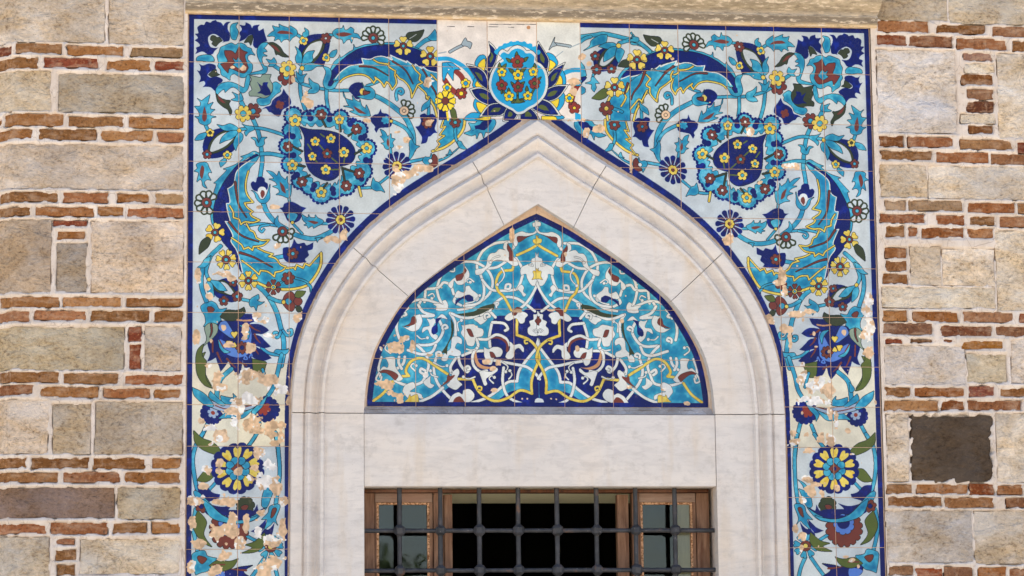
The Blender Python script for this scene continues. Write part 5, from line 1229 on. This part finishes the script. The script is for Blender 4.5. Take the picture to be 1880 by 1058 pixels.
TILEO = thing('tile_surround', 'tall blue and white floral tile surround framing the marble arch', 'tile panel', (0, 0, GZ))
BO = off(CO, (.036, .008))                              # tiles stop short of the marble
def arch_low(x):
    h = np.abs(x-AX); o = np.argsort(BO[:, 0]); z = np.interp(h, BO[o, 0], BO[o, 1], right=-9.0)
    return z
JX = BO[-1, 0]
loff = (0, 0, -GZ); sd_ = 100
rows = [ZTOP]+ROWZ[1:]
colsL = [-XL+.2*k for k in range(6)]; colsR = [XL-.2*k for k in range(7)]
colsL[5] = INS0; colsR[6] = INS1
insx = [INS0, at1(895, 130)[0], at1(986, 130)[0], INS1]
allc = colsL[:5]+insx+colsR[:6][::-1]
for ri in range(len(rows)-1):
    zt, zb = rows[ri], rows[ri+1]
    if ri == 1: zb = INSZ
    if ri == 2: zt = INSZ
    for ci in range(len(allc)-1):
        x0, x1 = allc[ci], allc[ci+1]
        for (xa, xb) in ([(x0, x1)] if not (x0 < AX < x1 and ri >= 2) else [(x0, AX-.001), (AX+.001, x1)]):
            P = cut_above(xa+GAP/2*1.2, xb-GAP/2*1.2, zb+GAP/2, zt-GAP/2, arch_low if ri >= 2 else (lambda x: x*0-9))
            if P is None: continue
            if zt < BO[-1, 1]+.25:                 # beside the jambs the tiles end on a straight edge
                lim = JX
                if xa < 0: P[:, 0] = np.minimum(P[:, 0], AX-lim) if zt < BO[-1, 1] else P[:, 0]
                else: P[:, 0] = np.maximum(P[:, 0], AX+lim) if zt < BO[-1, 1] else P[:, 0]
                if np.ptp(P[:, 0]) < .01: continue
            tile(TILEO, P, 0.0, sd_, loff=loff); sd_ += 1
# grout bed behind the tiles
bm = bmesh.new()
def strip(bm, a, b):
    va = [bm.verts.new(p) for p in a]; vb = [bm.verts.new(p) for p in b]
    for k in range(len(a)-1): bm.faces.new([va[k], va[k+1], vb[k+1], vb[k]])
for s in (-1, 1):
    c = off(CO, .001); xs = np.append(c[:, 0], c[-1, 0]); zs = np.append(c[:, 1], .80)
    strip(bm, [(AX+s*x, .0025, z) for x, z in zip(xs, zs)], [(s*(XL+.004), .0025, max(z, .80)) if k else (AX, .0025, ZTOP+.01) for k, (x, z) in enumerate(zip(xs, zs))])
    a = [(AX, .0025, ZTOP+.01), (s*(XL+.004), .0025, ZTOP+.01), (s*(XL+.004), .0025, zs[1]), (AX, .0025, ZTOP+.01)]
    bm.faces.new([bm.verts.new(p) for p in a[:3]])
o = bmobj('grout', bm, MM['grout'], TILEO); o.location = loff

# the lunette
LUN = thing('tile_lunette', 'pointed turquoise and cobalt arabesque tile panel inside the marble arch', 'tile panel', (0, 0, 2.0))
ZLB = at1(988, 747.5, .046)[1]
xt = [TAX+x for x in (at1(763, 660, .046)[0]-TAX, at1(853.5, 660, .046)[0]-TAX, at1(944, 660, .046)[0]-TAX, at1(1036, 660, .046)[0]-TAX, at1(1125, 660, .046)[0]-TAX, at1(1214, 660, .046)[0]-TAX)]
zr = [at1(988, y, .046)[1] for y in (568, 660)]; zr0 = at1(988, 480, .046)[1]
xe = CT[:, 0].max()
cols = [TAX-xe]+xt+[TAX+xe]; rws = [CT[0, 1]+.01, zr0, zr[0], zr[1], ZLB]
oz = np.argsort(CT[:, 0])
def lun_top(x): return np.interp(np.abs(x-TAX), CT[oz, 0], CT[oz, 1], right=-9)
for ri in range(4):
    zt, zb = rws[ri], rws[ri+1]
    for ci in range(len(cols)-1):
        x0, x1 = cols[ci]+GAP*.6, cols[ci+1]-GAP*.6
        xs = np.unique(np.concatenate([np.linspace(x0, x1, 40), [TAX] if x0 < TAX < x1 else []])); t = np.minimum(zt-GAP/2, lun_top(xs)); ok = t > zb+.006
        if ok.sum() < 3: continue
        xs, t = xs[ok], t[ok]
        up = simplify(np.stack([xs, t], -1))[::-1]
        if np.ptp(up[:, 0]) < .012: continue
        P = np.vstack([[[xs[0], zb+GAP/2]], [[xs[-1], zb+GAP/2]], up])
        tile(LUN, P, .046, sd_, loff=(0, 0, -2.0)); sd_ += 1
bm = bmesh.new(); bm.faces.new([bm.verts.new(p) for p in ((-.74,.0485,ZLB-.03),(.74,.0485,ZLB-.03),(.74,.0485,CT[0,1]+.05),(-.74,.0485,CT[0,1]+.05))])
# mortar fillet from the tiles out to the marble
N = 70
def resamp(c, n=N):
    s = np.concatenate([[0], np.cumsum(np.hypot(*np.diff(c, axis=0).T))]); t = np.linspace(0, s[-1], n)
    return np.stack([np.interp(t, s, c[:, 0]), np.interp(t, s, c[:, 1])], -1)
ct, ci_ = resamp(off(CT, -.001)), resamp(off(CI, .003)); rr = np.random.RandomState(9)
for s in (-1, 1):
    a0 = [(TAX+s*x, .0452+.001*rr.rand(), z) for x, z in ct]; a1 = []; a2 = []
    for (x, z), (x2, z2) in zip(ct, ci_):
        j = rr.uniform(-.0015, .0015); a1.append((.5*(TAX+s*x)+.5*(AX+s*x2)+s*j, .036, .5*(z+z2)+j)); a2.append((AX+s*x2, .012, z2))
    strip(bm, a0, a1); strip(bm, a1, a2)
za = ZLB-.001; zl = at1(988, 758, 0)[1]
xs = np.linspace(-.705, .712, 40)
bg_ = bmesh.new(); strip(bg_, [(x, .0445, za+rr.uniform(-.001, .002)) for x in xs], [(x, .030, .5*(za+zl)+rr.uniform(-.002, .002)) for x in xs]); strip(bg_, [(x, .030, .5*(za+zl)) for x in xs], [(x, .012, zl-.004) for x in xs])
o = bmobj('mortar_bed', bm, MM['grout'], LUN, 60); o.location = (0, 0, -2.0)
o = bmobj('grey_mortar_ledge', bg_, MM['ledge'], LUN, 60); o.location = (0, 0, -2.0)

# ======================================================================================
# marble arch: moulded voussoirs, jambs, lintel
# ======================================================================================
ARCH = thing('marble_arch', 'pale marble pointed arch frame with moulded edge around the window', 'arch', (0, 0, GZ))
def prof():
    p = [(0,28),(1.2,30),(18,30),(19.4,28.5),(22.5,21)]
    for k in range(1, 6): a = k/5; p.append((22.5+6*a, 21+11*(a**.8)))                 # swelling out
    for k in range(1, 9): a = k/8; p.append((28.5+17*a, 32-15*(1-math.cos(a*math.pi))/2))  # cyma falling back
    for k in range(1, 5): a = k/4; p.append((45.5+6*a, 17+13*a**1.2))
    p += [(52.3,30.6),(56.5,30.6),(58.5,26),(60,22)]
    return [(s/460.0, -(24+(d-24)*2.1)/1000.0 if s > 19.5 else -d/1000.0) for s, d in p]
PR = prof(); ZSP = .5*(CO[-1, 1]+CI[-1, 1])
NA = 60
rings_s = [resamp(off(CO, -s), NA) if s else resamp(CO, NA) for s, _ in PR]
ring_in = resamp(CI, NA)
def ring_pts(t_o, t_i, sgn):
    """cross-section points at joint parameters (outer, inner)"""
    P = []
    tot = PR[-1][0]+.155
    for k, (s, y) in enumerate(PR):
        t = (t_o+(t_i-t_o)*min(1, s/tot*1.0))*(NA-1); c = rings_s[k]; i = min(int(t), NA-2); f = t-i
        q = c[i]*(1-f)+c[i+1]*f; P.append((AX+sgn*q[0], y, q[1]))
    t = t_i*(NA-1); i = min(int(t), NA-2); f = t-i; q = ring_in[i]*(1-f)+ring_in[i+1]*f
    P.append((AX+sgn*q[0]+sgn*.0025*0, -.0215, q[1])); P.append((AX+sgn*q[0], -.019, q[1])); P.append((AX+sgn*q[0], .055, q[1]))
    t = t_o*(NA-1); i = min(int(t), NA-2); f = t-i; q = rings_s[0][i]*(1-f)+rings_s[0][i+1]*f
    P.append((AX+sgn*q[0], .055, q[1]))
    return P
def solid(name, rings, col=None):
    m = len(rings[0]); V = [p for r in rings for p in r]; Fc = []
    for i in range(len(rings)-1):
        for j in range(m): Fc.append((i*m+j, i*m+(j+1) % m, (i+1)*m+(j+1) % m, (i+1)*m+j))
    Fc += [tuple(range(m))[::-1], tuple((len(rings)-1)*m+j for j in range(m))]
    me = mesh(name, V, Fc); bm = bmesh.new(); bm.from_mesh(me); bmesh.ops.recalc_face_normals(bm, faces=bm.faces); bm.to_mesh(me); bm.free()
    o = link(name, me, MM['marble'], ARCH, 28); o.location = loff; return o
def tpar(c, x, z):
    d = np.hypot(c[:, 0]-x, c[:, 1]-z); i = int(d.argmin()); return i/(len(c)-1)
def jn(po, pi, sgn):
    xo, zo = at1(*po, -.03); xi, zi = at1(*pi, -.02)
    fo, fi = resamp(CO, 600), resamp(CI, 600)
    return tpar(fo, sgn*(xo-AX), zo), tpar(fi, sgn*(xi-AX), zi)
jL1, jR1 = jn((869,300),(925,413),-1), jn((1114,303),(1052,419),1)
jL2, jR2 = jn((648,455),(746,541),-1), jn((1330,462),(1240,546),1)
g = .0009
def rng(a, b, sgn, n):
    return [ring_pts(a[0]+(b[0]-a[0])*k/n, a[1]+(b[1]-a[1])*k/n, sgn) for k in range(n+1)]
def sh(j, d): return (j[0]+d, j[1]+d)
left = rng(sh(jL1, -g), (0, 0), -1, 10); right = rng((0, 0), sh(jR1, -g), 1, 10)[1:]
solid('keystone', left+right)
solid('voussoir', rng(sh(jL1, g), sh(jL2, -g), -1, 22)); solid('voussoir', rng(sh(jR1, g), sh(jR2, -g), 1, 22))
solid('voussoir', rng(sh(jL2, g), (1-g*1.5, 1-g*1.5), -1, 26)); solid('voussoir', rng(sh(jR2, g), (1-g*1.5, 1-g*1.5), 1, 26))
def jamb(sgn):
    P0 = ring_pts(1, 1, sgn); dz = (.012 if sgn < 0 else -.003)
    top = [(p[0], p[1], p[2]*0+ZSP-.0016) for p in P0]; bot = []
    for k, p in enumerate(P0):
        s = PR[k][0] if k < len(PR) else (.284 if k < len(PR)+3 else 0)
        bot.append((p[0]+sgn*dz*(1-s/.284)*1.6, p[1], OZ0-.02))
    solid('jamb', [top, bot])
jamb(-1); jamb(1)
bm = bmesh.new(); add_box(bm, AX-CI[-1,0]+.0012, AX+CI[-1,0]-.0012, -.0185, .075, OZ1, ZSP-.0022, .003)
o = bmobj('lintel', bm, MM['marble'], ARCH, 30); o.location = loff
bm = bmesh.new(); add_box(bm, -.97, .97, -.05, .075, OZ0-.14, OZ0-.0215, .004); o = bmobj('sill', bm, MM['marble'], ARCH, 30); o.location = loff
# mortar fillet between the marble and the tiles, and the splayed back edge of the marble
bm = bmesh.new(); bc = bmesh.new(); c1, c2, c3 = resamp(off(CO, (.038, .010)), 120), resamp(off(CO, (.019, .003)), 120), resamp(off(CO, -.0005), 120); rr = np.random.RandomState(4)
for s in (-1, 1):
    A, Bm, Cc, Dm = [], [], [], []
    for (x, z), (x2, z2), (x3, z3) in zip(c1, c2, c3):
        j = rr.uniform(-.002, .002) if len(A) else 0; A.append((AX+s*x, .0006, z)); Bm.append((AX+s*(x*.5+x2*.5)+s*j, -.002+rr.uniform(-.0012, .0012), z*.5+z2*.5+j)); Cc.append((AX+s*x2+s*j*.6, -.004, z2+j*.6)); Dm.append((AX+s*x3, -.027, z3))
    A, Bm, Cc = [[(p[0], p[1], min(p[2], INSZ-.003)) for p in Q] for Q in (A, Bm, Cc)]
    for Q in (A, Bm, Cc, Dm): Q.append((Q[-1][0]+(s*.012 if s < 0 else -.002), Q[-1][1], .8))
    strip(bm, A, Bm); strip(bm, Bm, Cc); strip(bc, [(p[0], p[1]-.0004, p[2]) for p in Cc], Dm)
o = bmobj('edge_mortar', bm, MM['edge'], ARCH, 60); o.location = loff
o = bmobj('splayed_edge', bc, MM['marble'], ARCH, 60); o.location = loff

# ======================================================================================
# timber window
# ======================================================================================
WIN = thing('timber_window', 'worn brown timber window with glazed side lights and open middle', 'window', (0, .1, OZ0))
wo = (0, -.1, -OZ0)
def wpart(name, *a, mat='woodv', par=WIN, bev=.002):
    o = box(name, *a, MM[mat], par, bev); 
    o.location = wo if par is WIN else (0, 0, 0); return o
YF = .105
def wx(px): return at1(px, 960, YF)[0]
def wz(py): return at1(988, py, YF)[1]
H0 = OZ1-.001; Zb = OZ0+.001
wpart('head', -OX+.001, OX-.001, YF-.004, YF+.06, wz(904.5), H0, mat='woodd')
zh = wz(905)
wpart('side_post', -OX+.001, wx(688), YF, YF+.06, Zb, zh-.0012); wpart('side_post', wx(1279), OX-.001, YF, YF+.06, Zb, zh-.0012)
wpart('mullion', wx(796), wx(814), YF-.003, YF+.06, Zb, zh-.0012); wpart('mullion', wx(1161), wx(1173), YF-.003, YF+.06, Zb, zh-.0012)
for (a, b) in ((689, 795), (1174, 1278)):
    xa, xb = wx(a)+.0005, wx(b)-.0005; zt, zb = zh-.0015, Zb+.002

    s = .014
    cz = wz(922)
    fr = wpart('casement', xa, xb, YF+.004, YF+.05, cz, zt, mat='woodh')
    bm = bmesh.new(); add_box(bm, xa, xa+s*.4, YF+.0035, YF+.05, zb, cz-.001); add_box(bm, xb-s*.9, xb, YF+.0035, YF+.05, zb, cz-.001)
    o = bmobj('casement_stile', bm, MM['woodv'], fr)
    bm = bmesh.new(); p = .0085; ya, yb = YF+.006, YF+.022
    x2, x3 = xa+s*.4+.0004, xb-s*.9-.0004
    add_box(bm, x2, x3, ya, yb, cz-p-.001, cz-.0012); add_box(bm, x2, x2+p, ya, yb, zb, cz-p-.0013); add_box(bm, x3-p, x3, ya, yb, zb, cz-p-.0013)
    o = bmobj('putty', bm, MM['putty'], fr)
    box('pane', x2+p*.6, x3-p*.6, YF+.018, YF+.0215, zb, cz-p*.6, MM['glass'], fr)
# the two middle leaves stand open into the room, seen edge on
wpart('open_leaf', wx(816), wx(831), YF+.01, YF+.05, Zb, zh-.006, mat='woodv'); wpart('open_leaf', wx(1134), wx(1155), YF+.01, YF+.05, Zb, zh-.006, mat='woodv')

# ======================================================================================
# iron grille
# ======================================================================================
GRL = thing('iron_grille', 'dark wrought iron grille of crossed bars with knobs before the window', 'window grille', (0, .045, OZ0))
YG = .045; go = (0, -YG, -OZ0)
def rod(name, a, b, r, seg=12, wob=.0):
    bm = bmesh.new(); a, b = Vector(a), Vector(b); d = (b-a); n = 14; u = Vector((0, 1, 0)); v = d.normalized().cross(u); rr = np.random.RandomState(int(abs(a.x*977+a.z*131)*10) % 9999)
    prev = None
    for k in range(n+1):
        c = a+d*k/n+u*rr.uniform(-1, 1)*.0006+v*rr.uniform(-1, 1)*.0007; rk = r*(1+rr.uniform(-.05, .05))
        ring = [bm.verts.new(c+(u*math.cos(t)+v*math.sin(t))*rk) for t in [2*math.pi*i/seg for i in range(seg)]]
        if prev:
            for i in range(seg): bm.faces.new([prev[i], prev[(i+1) % seg], ring[(i+1) % seg], ring[i]])
        else: bm.faces.new(ring[::-1])
        prev = ring
    bm.faces.new(prev)
    o = bmobj(name, bm, MM['iron'], GRL, 50); o.location = go; return o
gx = [at1(x, 973, YG)[0] for x in (733.5, 808.5, 880, 951.5, 1023, 1095.5, 1167.5, 1239.5)]
gz = [at1(988, 974, YG)[1], at1(988, 1047, YG)[1]]; dz = gz[0]-gz[1]
while gz[-1]-dz > OZ0+.05: gz.append(gz[-1]-dz)
for x in gx: rod('upright_bar', (x, YG, OZ0-.015), (x, YG, OZ1+.01), .0096)
for z in gz: rod('cross_bar', (-OX-.008, YG+.0, z), (OX+.008, YG+.0, z-.001), .0088)
kb = bmesh.new(); bmesh.ops.create_cube(kb, size=.042)
bmesh.ops.bevel(kb, geom=list(kb.edges)+list(kb.verts), offset=.0108, segments=1, profile=.5, affect='EDGES')
km = bpy.data.meshes.new('knob'); kb.to_mesh(km); kb.free(); km.materials.append(MM['iron'])
for x in gx:
    for z in gz:
        o = bpy.data.objects.new('knob', km); COL.objects.link(o); o.parent = GRL; o.location = (x+go[0], YG-.004+go[1], z+go[2]); o.rotation_euler = (_r.uniform(-.15, .15), _r.uniform(-.12, .12), _r.uniform(-.15, .15)); s = _r.uniform(.92, 1.06); o.scale = (s, s, s)

# ======================================================================================
# trees on the far side of the forecourt, mirrored in the panes and the glaze
# ======================================================================================
def m_leaf():
    t = NT('foliage'); oc, rnd = t.objcol(); n = t.noise(.9, 3, .5)
    return t.out(t.mix(t.g(n, .3, .7), (.035, .06, .018, 1), (.09, .13, .04, 1)), .7, None, .2)
MM['leaf'] = m_leaf(); MM['bark'] = m_plain('bark', (112, 92, 72), .95, .2, 8)
def crown_mesh(seed, h, r):
    rr = np.random.RandomState(seed); V = []; Fc = []
    cl = [(rr.normal(0, r*.42), rr.normal(0, r*.42), h*.62+rr.normal(0, h*.16), rr.uniform(.5, 1)*r*.55) for _ in range(16)]
    for k in range(2600):
        c = cl[k % 16]; d = rr.normal(0, 1, 3); d /= np.linalg.norm(d)+1e-6; p = np.array(c[:3])+d*c[3]*rr.uniform(.55, 1.05)
        a = rr.normal(0, 1, 3); a /= np.linalg.norm(a); b = np.cross(a, d+.01); b /= np.linalg.norm(b)+1e-6; w = rr.uniform(.10, .22); i = len(V)
        V += [p-a*w, p+b*w*.6, p+a*w, p-b*w*.6]; Fc.append((i, i+1, i+2, i+3))
    return mesh('crown', V, Fc)
def trunk_mesh(seed, h):
    rr = np.random.RandomState(seed); bm = bmesh.new()
    def limb(a, b, r0, r1):
        a, b = Vector(a), Vector(b); d = (b-a).normalized(); u = d.orthogonal(); v = d.cross(u); prev = None
        for k in range(5):
            c = a.lerp(b, k/4); r = r0+(r1-r0)*k/4; ring = [bm.verts.new(c+(u*math.cos(t)+v*math.sin(t))*r) for t in [i*math.pi/4 for i in range(8)]]
            if prev:
                for i in range(8): bm.faces.new([prev[i], prev[(i+1) % 8], ring[(i+1) % 8], ring[i]])
            prev = ring
    limb((0,0,-.1), (.1,0,h*.5), .24, .14)
    for k in range(6): t = rr.uniform(0, 6.28); limb((.06,0,h*rr.uniform(.3,.48)), (math.cos(t)*h*.22, math.sin(t)*h*.22, h*rr.uniform(.6,.85)), .09, .03)
    me = bpy.data.meshes.new('trunk'); bm.to_mesh(me); bm.free(); return me
kinds = [(crown_mesh(k+60, 5.0+k*.6, 2.2), trunk_mesh(k+70, 5.0+k*.6)) for k in range(3)]
for k in range(14):
    cm, tm = kinds[k % 3]
    x = -28+k*4.6+_r.uniform(-1, 1); y = -40+_r.uniform(-5, 5)
    tr = thing('shade_tree', 'leafy tree across the forecourt reflected in the window panes', 'tree', (x, y, GZ), 'trees across the forecourt')
    tr.rotation_euler = (0, 0, _r.uniform(0, 6.2)); s_ = _r.uniform(.65, .95); tr.scale = (s_, s_, s_)
    link('crown', cm, MM['leaf'], tr); link('trunk', tm, MM['bark'], tr)
